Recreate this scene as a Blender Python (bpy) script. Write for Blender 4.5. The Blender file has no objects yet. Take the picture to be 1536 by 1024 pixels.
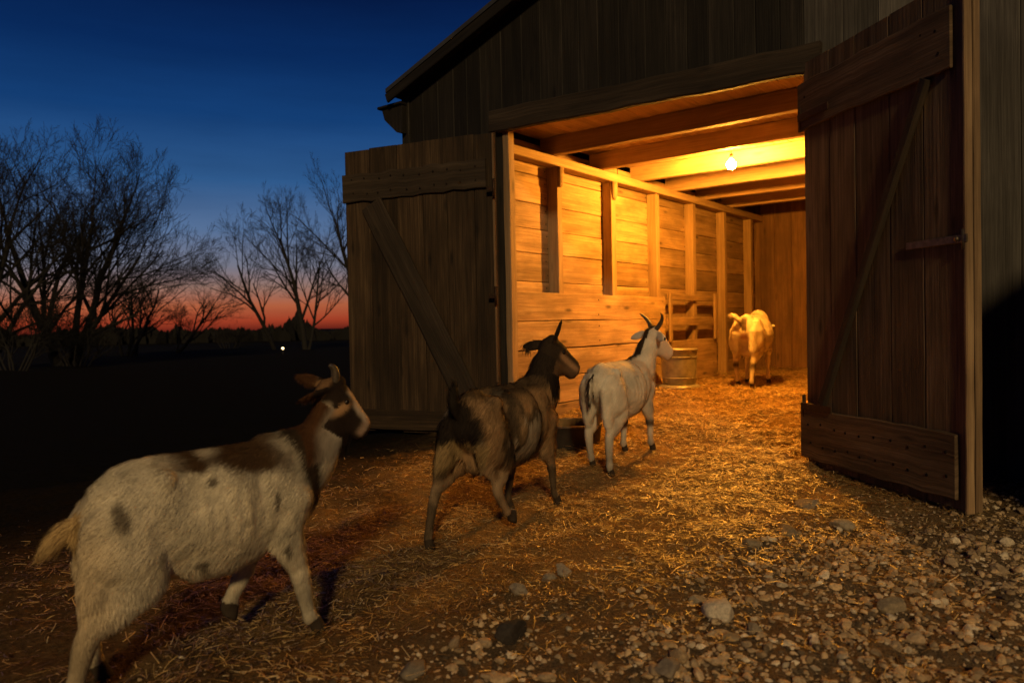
import bpy, math, random
import numpy as np
from mathutils import Vector, Matrix

random.seed(7)
RNG = np.random.default_rng(11)
scene = bpy.context.scene
COL = scene.collection
R = math.radians

# ------------------------------------------------------------------ camera numbers
YAW, PITCH, ROLL = R(37.7), R(1.32), R(1.2)
CAM = np.array([4.62, -5.79, 1.145])
FPX = 1130.0
_cam_rot = Matrix.Rotation(YAW, 3, 'Z') @ Matrix.Rotation(R(90) - PITCH, 3, 'X') @ Matrix.Rotation(-ROLL, 3, 'Z')


def ray(px, py):
    d = _cam_rot @ Vector(((px - 768) / FPX, (512 - py) / FPX, -1.0))
    return np.array(d)


def at_height(px, py, z=0.0):
    d = ray(px, py)
    return CAM + d * ((z - CAM[2]) / d[2])


def at_dist(px, dist):
    """point on the flat field in the direction of image column px, dist metres ahead"""
    f = np.array([-math.sin(YAW), math.cos(YAW)]); r = np.array([math.cos(YAW), math.sin(YAW)])
    p = CAM[:2] + f * dist + r * dist * (px - 768) / FPX
    return p


# ------------------------------------------------------------------ noise
def _h(ix, iy, iz, s):
    n = (ix * 374761393 + iy * 668265263 + iz * 2147483647 + s * 144665) & 0xffffffff
    n = ((n ^ (n >> 13)) * 1274126177) & 0xffffffff
    return ((n ^ (n >> 16)) & 0xffff) / 65535.0


def noise(p, s=0):
    p = np.asarray(p, dtype=float)
    i = np.floor(p).astype(np.int64); f = p - i
    f = f * f * (3 - 2 * f)
    out = 0
    for dx in (0, 1):
        for dy in (0, 1):
            for dz in (0, 1):
                w = (f[..., 0] if dx else 1 - f[..., 0]) * (f[..., 1] if dy else 1 - f[..., 1]) * (f[..., 2] if dz else 1 - f[..., 2])
                out = out + w * _h(i[..., 0] + dx, i[..., 1] + dy, i[..., 2] + dz, s)
    return out


def fbm(p, s=0, o=4):
    p = np.asarray(p, dtype=float); a, t, v = 1.0, 0.0, 0
    for k in range(o):
        v = v + a * noise(p * (2 ** k), s + k); t += a; a *= .55
    return v / t


def sstep(a, b, x):
    t = np.clip((np.asarray(x, dtype=float) - a) / (b - a), 0, 1)
    return t * t * (3 - 2 * t)


def bed(x, y):
    """height of the ground before its small bumps"""
    return .29 * sstep(-1.4, 3.3, y) * sstep(-1.9, -.5, x) * (1 - sstep(4.4, 5.6, x)) * (1 - sstep(7.6, 8.4, y))


def ground_z(x, y):
    x = np.asarray(x, dtype=float); y = np.asarray(y, dtype=float)
    near = np.exp(-((x - 2.5) ** 2 + (y + 1.0) ** 2) / 60.0)
    q = np.stack([x * 1.1, y * 1.1, x * 0], -1)
    q2 = np.stack([x * 6, y * 6, x * 0 + 3], -1)
    q3 = np.stack([x * 17, y * 17, x * 0 + 7], -1)
    return bed(x, y) + near * ((fbm(q, 3, 2) - .5) * .07 + (fbm(q2, 5, 2) - .5) * .062 + (noise(q3, 9) - .5) * .026)


def gz(x, y):
    return float(ground_z(np.array([x]), np.array([y]))[0])


# ------------------------------------------------------------------ object helpers
def tag(o, label=None, cat=None, group=None, kind=None):
    if label: o['label'] = label
    if cat: o['category'] = cat
    if group: o['group'] = group
    if kind: o['kind'] = kind
    return o


def empty(name, loc=(0, 0, 0), rz=0.0):
    o = bpy.data.objects.new(name, None)
    o.empty_display_size = .2
    COL.objects.link(o); o.location = loc; o.rotation_euler = (0, 0, rz)
    return o


def link(name, me, mat, parent=None):
    o = bpy.data.objects.new(name, me)
    if mat is not None:
        me.materials.append(mat)
    COL.objects.link(o)
    if parent is not None: o.parent = parent
    return o


def tri_mesh(name, V, T, smooth=False):
    """fast mesh from numpy arrays of vertices and triangles"""
    me = bpy.data.meshes.new(name)
    V = np.ascontiguousarray(V, dtype=np.float32); T = np.ascontiguousarray(T, dtype=np.int32)
    me.vertices.add(len(V)); me.vertices.foreach_set('co', V.ravel())
    me.loops.add(T.size); me.loops.foreach_set('vertex_index', T.ravel())
    me.polygons.add(len(T)); me.polygons.foreach_set('loop_start', np.arange(0, T.size, T.shape[1], dtype=np.int32))
    me.update(calc_edges=True)
    me.polygons.foreach_set('use_smooth', np.full(len(T), smooth))
    me.validate()
    return me


def set_color(me, C, name='Col'):
    a = me.attributes.new(name, 'FLOAT_COLOR', 'POINT')
    C = np.asarray(C, dtype=np.float32)
    if C.shape[1] == 3: C = np.concatenate([C, np.ones((len(C), 1), np.float32)], 1)
    a.data.foreach_set('color', C.ravel())


def set_vec(me, A, name='grain'):
    a = me.attributes.new(name, 'FLOAT_VECTOR', 'POINT')
    a.data.foreach_set('vector', np.asarray(A, dtype=np.float32).ravel())


class MB:
    """collects shapes; build() links them as one mesh"""
    def __init__(s): s.V = []; s.F = []; s.G = []; s.sm = []

    def add(s, V, F, G=None, smooth=False):
        b = len(s.V); s.V += [tuple(v) for v in V]
        s.F += [tuple(b + i for i in f) for f in F]
        s.G += [tuple(g) for g in (G if G is not None else [(v[2], v[0] + v[1], .5) for v in V])]
        s.sm += [smooth] * len(F)
        return s

    def board(s, c0, c1, wdir, w, t, ch=.006, tone=None, rough=.0, seg=3, shear0=0., shear1=0.):
        """plank from c0 to c1 (centre line), wide w along wdir, thick t, chamfered, slightly uneven edges"""
        c0 = Vector(c0); c1 = Vector(c1); L = (c1 - c0); ln = L.length; a = L / ln
        wd = Vector(wdir); wd = (wd - a * wd.dot(a)).normalized(); td = a.cross(wd).normalized()
        if tone is None: tone = random.random()
        off = random.random() * 40; ch = min(ch, t * .4, w * .4)
        hw, ht = w / 2, t / 2
        prof = [(-hw + ch, -ht), (hw - ch, -ht), (hw, -ht + ch), (hw, ht - ch), (hw - ch, ht), (-hw + ch, ht), (-hw, ht - ch), (-hw, -ht + ch)]
        V, G, F = [], [], []
        bow = random.uniform(-1, 1) * rough * 1.2
        for k in range(seg + 1):
            f = k / seg
            j0, j1 = random.uniform(-rough, rough), random.uniform(-rough, rough)
            b = bow * math.sin(math.pi * f)
            for (x, y) in prof:
                xx = x + (j1 if x > 0 else j0)
                al = ln * f + (x / w) * (shear0 * (1 - f) + shear1 * f)
                V.append(c0 + a * al + wd * xx + td * (y + b))
                G.append((al + off, x + (y if abs(x) > hw - ch else 0) + off * .37, tone))
        for k in range(seg):
            for i in range(8):
                j = (i + 1) % 8
                F.append((k * 8 + i, k * 8 + j, (k + 1) * 8 + j, (k + 1) * 8 + i))
        F.append(tuple(range(7, -1, -1))); F.append(tuple(seg * 8 + i for i in range(8)))
        return s.add(V, F, G)

    def nail(s, p, nrm, r=.007):
        n = Vector(nrm).normalized(); u = n.orthogonal().normalized(); v = n.cross(u); p = Vector(p)
        V = [p + n * .003 + (u * math.cos(a) + v * math.sin(a)) * r for a in np.linspace(0, 2 * math.pi, 8, endpoint=False)]
        V += [q - n * .004 + (q - p) * .3 for q in V]
        return s.add(V, [tuple(range(8))] + [(i, i + 8, (i + 1) % 8 + 8, (i + 1) % 8) for i in range(8)], [(0, 0, -1.3)] * 16)

    def loft(s, rings, n=14, smooth=True, tone=.5):
        """rings: (centre, U, V, ru, rv)"""
        V, F, G = [], [], []
        for c, U, W, ru, rv in rings:
            for i in range(n):
                a = 2 * math.pi * i / n
                p = Vector(c) + Vector(U) * (ru * math.cos(a)) + Vector(W) * (rv * math.sin(a))
                V.append(p); G.append((p.z, a, tone))
        m = len(rings)
        for k in range(m - 1):
            for i in range(n):
                j = (i + 1) % n
                F.append((k * n + i, k * n + j, (k + 1) * n + j, (k + 1) * n + i))
        F.append(tuple(range(n - 1, -1, -1))); F.append(tuple((m - 1) * n + i for i in range(n)))
        return s.add(V, F, G, smooth)

    def tube(s, pts, radii, n=10, sub=1, smooth=True, flat=1.0, round_ends=False, ref=(0, 1, 0), tone=.5):
        pts = [Vector(p) for p in pts]; radii = list(radii)
        if sub > 1:
            P, Q = [], []
            m = len(pts)
            for k in range(m - 1):
                p0, p1, p2, p3 = pts[max(k - 1, 0)], pts[k], pts[k + 1], pts[min(k + 2, m - 1)]
                for q in range(sub):
                    t = q / sub
                    P.append(.5 * ((2 * p1) + (p2 - p0) * t + (2 * p0 - 5 * p1 + 4 * p2 - p3) * t * t + (3 * p1 - p0 - 3 * p2 + p3) * t ** 3))
                    e = t * t * (3 - 2 * t)
                    Q.append(radii[k] * (1 - e) + radii[k + 1] * e)
            P.append(pts[-1]); Q.append(radii[-1]); pts, radii = P, Q
        rings = []
        m = len(pts)
        for k in range(m):
            t = (pts[min(k + 1, m - 1)] - pts[max(k - 1, 0)]).normalized()
            rf = Vector(ref)
            if abs(t.dot(rf)) > .95: rf = Vector((1, 0, .2))
            W = (rf - t * rf.dot(t)).normalized(); U = t.cross(W).normalized()
            if round_ends and k == 0:
                rings.append((pts[0] - t * radii[0] * .75, U, W, radii[0] * .5, radii[0] * .5 * flat))
            rings.append((pts[k], U, W, radii[k], radii[k] * flat))
            if round_ends and k == m - 1:
                rings.append((pts[k] + t * radii[k] * .75, U, W, radii[k] * .5, radii[k] * .5 * flat))
        return s.loft(rings, n, smooth, tone)

    def ball(s, c, rx, ry=None, rz=None, n=14, m=9):
        ry = ry or rx; rz = rz or rx
        rings = []
        for k in range(m):
            f = math.pi * (k + .35) / (m - .3)
            rings.append(((c[0], c[1], c[2] - rz * math.cos(f)), (1, 0, 0), (0, 1, 0), rx * math.sin(f), ry * math.sin(f)))
        return s.loft(rings, n)

    def lathe(s, prof, c=(0, 0, 0), n=40, tone=.5):
        """closed profile [(r, z), ...] turned about z"""
        V, F, G = [], [], []
        m = len(prof)
        for i in range(n):
            a = 2 * math.pi * i / n
            for r, z in prof:
                V.append((c[0] + r * math.cos(a), c[1] + r * math.sin(a), c[2] + z)); G.append((z, a, tone))
        for i in range(n):
            j = (i + 1) % n
            for k in range(m):
                l = (k + 1) % m
                F.append((i * m + k, j * m + k, j * m + l, i * m + l))
        return s.add(V, F, G, True)

    def build(s, name, mat, parent=None):
        me = bpy.data.meshes.new(name)
        me.from_pydata(s.V, [], s.F)
        me.polygons.foreach_set('use_smooth', s.sm)
        set_vec(me, s.G)
        me.update()
        return link(name, me, mat, parent)


# ------------------------------------------------------------------ materials
def new_mat(name):
    m = bpy.data.materials.new(name); m.use_nodes = True
    nt = m.node_tree; b = nt.nodes['Principled BSDF']
    return m, nt, b


def ramp(nt, stops, interp='LINEAR'):
    r = nt.nodes.new('ShaderNodeValToRGB'); r.color_ramp.interpolation = interp
    el = r.color_ramp.elements
    while len(el) < len(stops): el.new(.5)
    for e, (p, c) in zip(el, stops):
        e.position = p; e.color = (*c, 1)
    return r


def math_node(nt, op, a, b=None):
    n = nt.nodes.new('ShaderNodeMath'); n.operation = op
    for i, v in enumerate((a, b)):
        if v is None: continue
        if isinstance(v, (int, float)): n.inputs[i].default_value = v
        else: nt.links.new(v, n.inputs[i])
    return n.outputs[0]


def mix_col(nt, fac, a, b, mode='MIX'):
    n = nt.nodes.new('ShaderNodeMix'); n.data_type = 'RGBA'; n.blend_type = mode
    for sock, v in ((n.inputs[0], fac), (n.inputs[6], a), (n.inputs[7], b)):
        if isinstance(v, (int, float)): sock.default_value = v
        elif isinstance(v, tuple): sock.default_value = (*v, 1)
        else: nt.links.new(v, sock)
    return n.outputs[2]


def noise_node(nt, vec, scale, detail=4, rough=.55):
    n = nt.nodes.new('ShaderNodeTexNoise')
    n.inputs['Scale'].default_value = scale; n.inputs['Detail'].default_value = detail; n.inputs['Roughness'].default_value = rough
    if vec is not None: nt.links.new(vec, n.inputs['Vector'])
    return n.outputs['Fac']


def wood(name, dark, mid, light, tonevar=.45, knots=.5, rough=.75, bump=.5, stain=.4):
    m, nt, b = new_mat(name)
    at = nt.nodes.new('ShaderNodeAttribute'); at.attribute_name = 'grain'
    sp = nt.nodes.new('ShaderNodeSeparateXYZ'); nt.links.new(at.outputs['Vector'], sp.inputs[0])
    u, v, tone = sp.outputs
    def vec(su, sv):
        c = nt.nodes.new('ShaderNodeCombineXYZ')
        nt.links.new(math_node(nt, 'MULTIPLY', u, su), c.inputs[0])
        nt.links.new(math_node(nt, 'MULTIPLY', v, sv), c.inputs[1])
        nt.links.new(math_node(nt, 'MULTIPLY', tone, 31.0), c.inputs[2])
        return c.outputs[0]
    fine = noise_node(nt, vec(1.6, 70), 1.0, 6, .65)
    broad = noise_node(nt, vec(.9, 14), 1.0, 5, .6)
    blot = noise_node(nt, vec(1.3, 3.2), 1.0, 4, .6)
    g = math_node(nt, 'ADD', math_node(nt, 'MULTIPLY', fine, .5), math_node(nt, 'MULTIPLY', broad, .5))
    r = ramp(nt, [(.32, dark), (.52, mid), (.68, light)]); nt.links.new(g, r.inputs[0])
    c = r.outputs[0]
    tv = math_node(nt, 'ADD', math_node(nt, 'MULTIPLY', tone, 2 * tonevar), 1 - tonevar)
    tcol = nt.nodes.new('ShaderNodeCombineColor')
    for i in range(3): nt.links.new(tv, tcol.inputs[i])
    c = mix_col(nt, 1.0, c, tcol.outputs[0], 'MULTIPLY')
    br = ramp(nt, [(.38, (0, 0, 0)), (.62, (1, 1, 1))]); nt.links.new(blot, br.inputs[0])
    c = mix_col(nt, math_node(nt, 'MULTIPLY', br.outputs[0], stain), c, tuple(x * .35 for x in dark))
    vo = nt.nodes.new('ShaderNodeTexVoronoi'); vo.inputs['Scale'].default_value = 1.0
    nt.links.new(vec(1.7, 6.0), vo.inputs['Vector'])
    kr = ramp(nt, [(.05, (1, 1, 1)), (.17, (0, 0, 0))]); nt.links.new(vo.outputs['Distance'], kr.inputs[0])
    c = mix_col(nt, math_node(nt, 'MULTIPLY', kr.outputs[0], knots), c, tuple(x * .3 for x in dark))
    nt.links.new(c, b.inputs['Base Color'])
    b.inputs['Roughness'].default_value = rough; b.inputs['Specular IOR Level'].default_value = .3
    bp = nt.nodes.new('ShaderNodeBump'); bp.inputs['Strength'].default_value = min(1., bump * 1.5); bp.inputs['Distance'].default_value = .012
    nt.links.new(g, bp.inputs['Height']); nt.links.new(bp.outputs[0], b.inputs['Normal'])
    return m


def plain(name, col, rough=.6, metal=0., nscale=8, var=.35, bump=.2):
    m, nt, b = new_mat(name)
    tc = nt.nodes.new('ShaderNodeTexCoord')
    f = noise_node(nt, tc.outputs['Object'], nscale, 6, .65)
    r = ramp(nt, [(.3, tuple(x * (1 - var) for x in col)), (.7, tuple(min(1, x * (1 + var)) for x in col))]); nt.links.new(f, r.inputs[0])
    nt.links.new(r.outputs[0], b.inputs['Base Color'])
    b.inputs['Roughness'].default_value = rough; b.inputs['Metallic'].default_value = metal
    bp = nt.nodes.new('ShaderNodeBump'); bp.inputs['Strength'].default_value = bump; bp.inputs['Distance'].default_value = .004
    nt.links.new(f, bp.inputs['Height']); nt.links.new(bp.outputs[0], b.inputs['Normal'])
    return m


def attr_mat(name, rough=.8, spec=.2, sheen=0.):
    m, nt, b = new_mat(name)
    at = nt.nodes.new('ShaderNodeAttribute'); at.attribute_name = 'Col'
    nt.links.new(at.outputs['Color'], b.inputs['Base Color'])
    b.inputs['Roughness'].default_value = rough; b.inputs['Specular IOR Level'].default_value = spec
    b.inputs['Sheen Weight'].default_value = sheen
    return m


def emit(name, col, strength):
    m, nt, b = new_mat(name)
    b.inputs['Base Color'].default_value = (.8, .8, .8, 1)
    b.inputs['Emission Color'].default_value = (*col, 1); b.inputs['Emission Strength'].default_value = strength
    return m


M = {}
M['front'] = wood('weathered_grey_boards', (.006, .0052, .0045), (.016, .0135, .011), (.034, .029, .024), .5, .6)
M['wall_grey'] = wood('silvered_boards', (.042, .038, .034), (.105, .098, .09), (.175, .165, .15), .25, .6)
M['door'] = wood('brown_door_boards', (.011, .0065, .003), (.050, .031, .016), (.115, .076, .040), .35, .7)
M['door_dark'] = wood('dark_door_boards', (.045, .030, .017), (.15, .10, .058), (.28, .195, .12), .3, .7)
M['beam'] = wood('old_beam', (.018, .013, .009), (.042, .030, .02), (.075, .055, .038), .2, .6, bump=.8)
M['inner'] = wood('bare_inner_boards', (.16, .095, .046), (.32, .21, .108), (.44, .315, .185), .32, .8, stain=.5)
M['stud'] = wood('stud_timber', (.19, .12, .06), (.33, .22, .12), (.43, .31, .19), .2, .6, stain=.3)
M['joist'] = wood('joist_timber', (.26, .16, .08), (.42, .28, .16), (.54, .38, .23), .2, .4, stain=.3)
M['ceil'] = wood('ceiling_boards', (.30, .19, .10), (.48, .32, .18), (.60, .43, .26), .25, .4, stain=.2)
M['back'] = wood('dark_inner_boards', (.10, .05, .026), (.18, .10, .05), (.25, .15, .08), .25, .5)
M['edge'] = wood('cut_board_edge', (.08, .05, .025), (.17, .11, .06), (.27, .19, .11), .2, .2)
M['edge_lit'] = wood('lit_board_edge', (.13, .08, .045), (.30, .20, .11), (.42, .30, .17), .2, .2)  # paler copy of the edge wood, with light painted into the colour
M['roof'] = plain('roof_sheet', (.05, .052, .055), .55, .3, 3, .4)
M['iron'] = plain('rusty_iron', (.05, .028, .016), .6, .6, 30, .5)
M['worn_iron'] = plain('worn_iron', (.14, .11, .08), .45, .7, 30, .4)
M['zinc'] = plain('galvanised_steel', (.24, .22, .17), .45, .35, 9, .35, .35)
M['rubber'] = plain('black_rubber', (.035, .028, .022), .75, 0, 14, .5)
M['bark'] = plain('bark', (.010, .009, .008), .9, 0, 5, .4)
M['scrub'] = plain('scrub', (.005, .005, .0045), 1.0, 0, 5, .4)
M['horn'] = plain('horn', (.06, .045, .03), .5, 0, 40, .5, .5)
M['eye'] = plain('eye', (.012, .008, .004), .12, 0, 5, .2, 0)
M['coat'] = attr_mat('goat_coat', .85, .12, .0)
M['straw'] = attr_mat('straw', .42, .5)
M['stone'] = attr_mat('stone', .85, .2)
M['bulb'] = emit('lit_bulb', (1.0, .385, .036), 6800)
M['far_bulb'] = emit('far_lamp', (1.0, .75, .35), 9)
M['black'] = plain('black_cable', (.02, .018, .016), .6)


# stone material gets its own fine mottling on top of the per-stone colour
def tweak_stone():
    m = M['stone']; nt = m.node_tree; b = nt.nodes['Principled BSDF']
    at = [n for n in nt.nodes if n.type == 'ATTRIBUTE'][0]
    tc = nt.nodes.new('ShaderNodeTexCoord')
    f = noise_node(nt, tc.outputs['Object'], 70, 6, .7)
    r = ramp(nt, [(.3, (.55, .55, .55)), (.7, (1.25, 1.22, 1.15))]); nt.links.new(f, r.inputs[0])
    nt.links.new(mix_col(nt, 1.0, at.outputs['Color'], r.outputs[0], 'MULTIPLY'), b.inputs['Base Color'])
    bp = nt.nodes.new('ShaderNodeBump'); bp.inputs['Strength'].default_value = .5; bp.inputs['Distance'].default_value = .004
    nt.links.new(f, bp.inputs['Height']); nt.links.new(bp.outputs[0], b.inputs['Normal'])


tweak_stone()


# ------------------------------------------------------------------ ground
def gravel_amt(x, y):
    d = (x - 2.5) * .94 - (y + 4) * .34
    w = (fbm(np.stack([x * .9, y * .9, x * 0 + 5], -1), 21, 3) - .5) * 1.0
    return sstep(-.45, .95, d + w) * sstep(1.9, 2.9, x + w * .6) * (1 - sstep(-.2, .5, y))


def straw_amt(x, y):
    w = (fbm(np.stack([x * 1.3, y * 1.3, x * 0 + 2], -1), 31, 3) - .5)
    inside = sstep(-.7, .7, y)
    apron = sstep(-7.0, -1.6, y + w * 2.0)
    side = sstep(-1.2, .9, x + .28 * (y + .6) + w)          # no straw on the left; bare dark soil stands in for shade
    barn_in = (x > -.15) & (x < 4.0)
    return np.clip(np.maximum(inside, apron * .85), 0, 1) * np.where(y > 0, barn_in * 1.0, side) * (1 - .82 * gravel_amt(x, y))


def make_ground():
    def axis(lo, hi, step, far):
        a = list(np.arange(lo, hi + 1e-6, step))
        s, x = step, hi
        while x < far: s *= 1.35; x += s; a.append(x)
        s, x, b = step, lo, []
        while x > -far: s *= 1.35; x -= s; b.append(x)
        return np.array(b[::-1] + a)
    xs = axis(-1.6, 6.2, .035, 900); ys = axis(-5.6, 8.0, .035, 900)
    X, Y = np.meshgrid(xs, ys)
    Z = ground_z(X, Y)
    V = np.stack([X.ravel(), Y.ravel(), Z.ravel()], -1)
    nx, ny = len(xs), len(ys)
    i = np.arange(nx - 1)[None, :] + np.arange(ny - 1)[:, None] * nx
    i = i.ravel()
    T = np.stack([i, i + 1, i + 1 + nx, i + nx], -1)
    me = tri_mesh('ground', V, T, True)
    x, y = V[:, 0], V[:, 1]
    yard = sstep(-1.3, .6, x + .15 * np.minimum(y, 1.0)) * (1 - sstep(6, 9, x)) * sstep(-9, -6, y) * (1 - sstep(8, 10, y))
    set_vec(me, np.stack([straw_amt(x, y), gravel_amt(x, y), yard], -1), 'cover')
    m, nt, b = new_mat('yard_soil')
    at = nt.nodes.new('ShaderNodeAttribute'); at.attribute_name = 'cover'
    sp = nt.nodes.new('ShaderNodeSeparateXYZ'); nt.links.new(at.outputs['Vector'], sp.inputs[0])
    tc = nt.nodes.new('ShaderNodeTexCoord'); P = tc.outputs['Object']
    n1 = noise_node(nt, P, 3.0, 6, .6); n2 = noise_node(nt, P, 38, 6, .7); n3 = noise_node(nt, P, 120, 4, .7)
    soil = ramp(nt, [(.3, (.040, .026, .014)), (.7, (.15, .098, .052))]); nt.links.new(n2, soil.inputs[0])
    chaff = ramp(nt, [(.3, (.08, .046, .018)), (.5, (.25, .155, .06)), (.72, (.48, .32, .14))]); nt.links.new(n3, chaff.inputs[0])
    grit = ramp(nt, [(.35, (.09, .064, .04)), (.6, (.27, .20, .125)), (.75, (.46, .36, .25))]); nt.links.new(n3, grit.inputs[0])
    field = ramp(nt, [(.3, (.004, .004, .0032)), (.7, (.016, .014, .010))]); nt.links.new(n2, field.inputs[0])  # field painted near black in place of lamplight not reaching it
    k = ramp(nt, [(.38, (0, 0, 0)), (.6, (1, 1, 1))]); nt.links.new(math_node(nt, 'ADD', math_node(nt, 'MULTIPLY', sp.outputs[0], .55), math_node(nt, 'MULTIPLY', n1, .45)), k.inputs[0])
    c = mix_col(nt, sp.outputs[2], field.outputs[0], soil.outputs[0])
    c = mix_col(nt, k.outputs[0], c, chaff.outputs[0])
    c = mix_col(nt, math_node(nt, 'MULTIPLY', sp.outputs[1], .7), c, grit.outputs[0])
    nt.links.new(c, b.inputs['Base Color']); b.inputs['Roughness'].default_value = 1.0; b.inputs['Specular IOR Level'].default_value = .02
    h = math_node(nt, 'ADD', n2, math_node(nt, 'MULTIPLY', n3, .5))
    bp = nt.nodes.new('ShaderNodeBump'); bp.inputs['Strength'].default_value = .9; bp.inputs['Distance'].default_value = .02
    nt.links.new(h, bp.inputs['Height']); nt.links.new(bp.outputs[0], b.inputs['Normal'])
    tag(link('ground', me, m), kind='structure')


def scatter(n, x0, x1, y0, y1, dens):
    x = RNG.uniform(x0, x1, n); y = RNG.uniform(y0, y1, n)
    k = RNG.uniform(0, 1, n) < dens(x, y)
    return x[k], y[k]


def make_straw():
    def dens(x, y):
        a = straw_amt(x, y)
        cl = fbm(np.stack([x * 2.6, y * 2.6, x * 0 + 1], -1), 71, 3)
        big = fbm(np.stack([x * .8, y * .8, x * 0 + 4], -1), 75, 3)
        return a * (.12 + .88 * sstep(.28, .58, cl)) * (.5 + .5 * sstep(.34, .56, big + .2 * (y > .5)))
    def dens2(x, y):                                         # thin scatter everywhere in the yard
        return .12 + .5 * straw_amt(x, y)
    xa, ya = scatter(420000, -.1, 4.4, -5.4, 7.2, dens)
    xb, yb = scatter(15000, -.6, 5.4, -5.4, .5, dens2)
    x = np.concatenate([xa, xb]); y = np.concatenate([ya, yb]); n = len(x)
    L = RNG.gamma(1.8, .017, n) + .010; L = np.clip(L, .010, .15)
    w = RNG.uniform(.0011, .0026, n) * (1 + .12 * np.hypot(x - CAM[0], y - CAM[1])) * .50
    a = 2 * np.pi * 1.6 * fbm(np.stack([x * 2.2, y * 2.2, x * 0 + 6], -1), 57, 2) + RNG.normal(0, .75, n) + np.pi * (RNG.uniform(0, 1, n) < .5); pit = RNG.normal(.05, .16, n); bend = RNG.normal(0, .35, n)
    z0 = ground_z(x, y) + RNG.gamma(1.6, .006, n) + .002
    ts = [0, .5, 1.0]; rows = []
    for t in ts:
        aa = a + bend * t
        px = x + np.cos(aa) * L * (t - .5); py = y + np.sin(aa) * L * (t - .5)
        pz = z0 + np.abs(pit) * L * (t - .5) * 1.0 + .12 * L * (.25 - (t - .5) ** 2)
        pz = np.maximum(pz, ground_z(px, py) + .0015)
        nx, ny = -np.sin(aa) * w, np.cos(aa) * w
        tilt = RNG.uniform(-.7, .7, n) * w
        rows.append(np.stack([px - nx, py - ny, pz - tilt], -1)); rows.append(np.stack([px + nx, py + ny, pz + tilt], -1))
    V = np.stack(rows, 1).reshape(-1, 3); b = np.arange(n)[:, None] * 6
    T = np.concatenate([b + np.array([0, 1, 3, 2]), b + np.array([2, 3, 5, 4])], 0)
    me = tri_mesh('straw', V, T, True)
    base = np.array([.62, .42, .16]); pale = np.array([.80, .62, .34]); old = np.array([.22, .125, .045])
    k = RNG.uniform(0, 1, n)[:, None]; q = RNG.uniform(0, 1, n)[:, None]
    dirty = sstep(.42, .60, fbm(np.stack([x * 1.9, y * 1.9, x * 0 + 9], -1), 83, 3))[:, None] * .4 + .42
    c = np.where(k < dirty, old * (.5 + 1.0 * q), np.where(k < .90, base * (.6 + .6 * q), pale * (.7 + .4 * q)))
    set_color(me, np.repeat(c, 6, 0))
    tag(link('straw', me, M['straw']), 'loose golden straw strewn over the barn floor and yard', 'straw', kind='stuff')


def ico(sub):
    t = (1 + 5 ** .5) / 2
    V = [(-1, t, 0), (1, t, 0), (-1, -t, 0), (1, -t, 0), (0, -1, t), (0, 1, t), (0, -1, -t), (0, 1, -t), (t, 0, -1), (t, 0, 1), (-t, 0, -1), (-t, 0, 1)]
    F = [(0, 11, 5), (0, 5, 1), (0, 1, 7), (0, 7, 10), (0, 10, 11), (1, 5, 9), (5, 11, 4), (11, 10, 2), (10, 7, 6), (7, 1, 8), (3, 9, 4), (3, 4, 2), (3, 2, 6), (3, 6, 8), (3, 8, 9), (4, 9, 5), (2, 4, 11), (6, 2, 10), (8, 6, 7), (9, 8, 1)]
    V = [np.array(v) / np.linalg.norm(v) for v in V]
    for _ in range(sub):
        mid, G = {}, []
        def mp(a, b):
            k = (min(a, b), max(a, b))
            if k not in mid:
                p = V[a] + V[b]; V.append(p / np.linalg.norm(p)); mid[k] = len(V) - 1
            return mid[k]
        for a, b, c in F:
            x, y, z = mp(a, b), mp(b, c), mp(c, a)
            G += [(a, x, z), (b, y, x), (c, z, y), (x, y, z)]
        F = G
    return np.array(V), np.array(F)


def stone_shape(seed, r, flat, sub=3):
    """a broken, slightly rounded stone: sphere cut by random planes"""
    g = np.random.default_rng(seed)
    V, F = ico(sub)
    d = np.ones(len(V)) * 9
    for _ in range(9):
        n = g.normal(size=3); n /= np.linalg.norm(n); o = g.uniform(.52, .98)
        dn = V @ n
        d = np.where(dn > .02, np.minimum(d, o / np.maximum(dn, .02)), d)
    d = np.minimum(d, 1.12)
    V = V * d[:, None]
    V = V * (1 + .10 * (fbm(V * 2.2 + seed * 3.1, seed, 3) - .5)[:, None])
    return V * np.array([r * g.uniform(.85, 1.2), r * g.uniform(.7, 1.0), r * flat]), F


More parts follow.
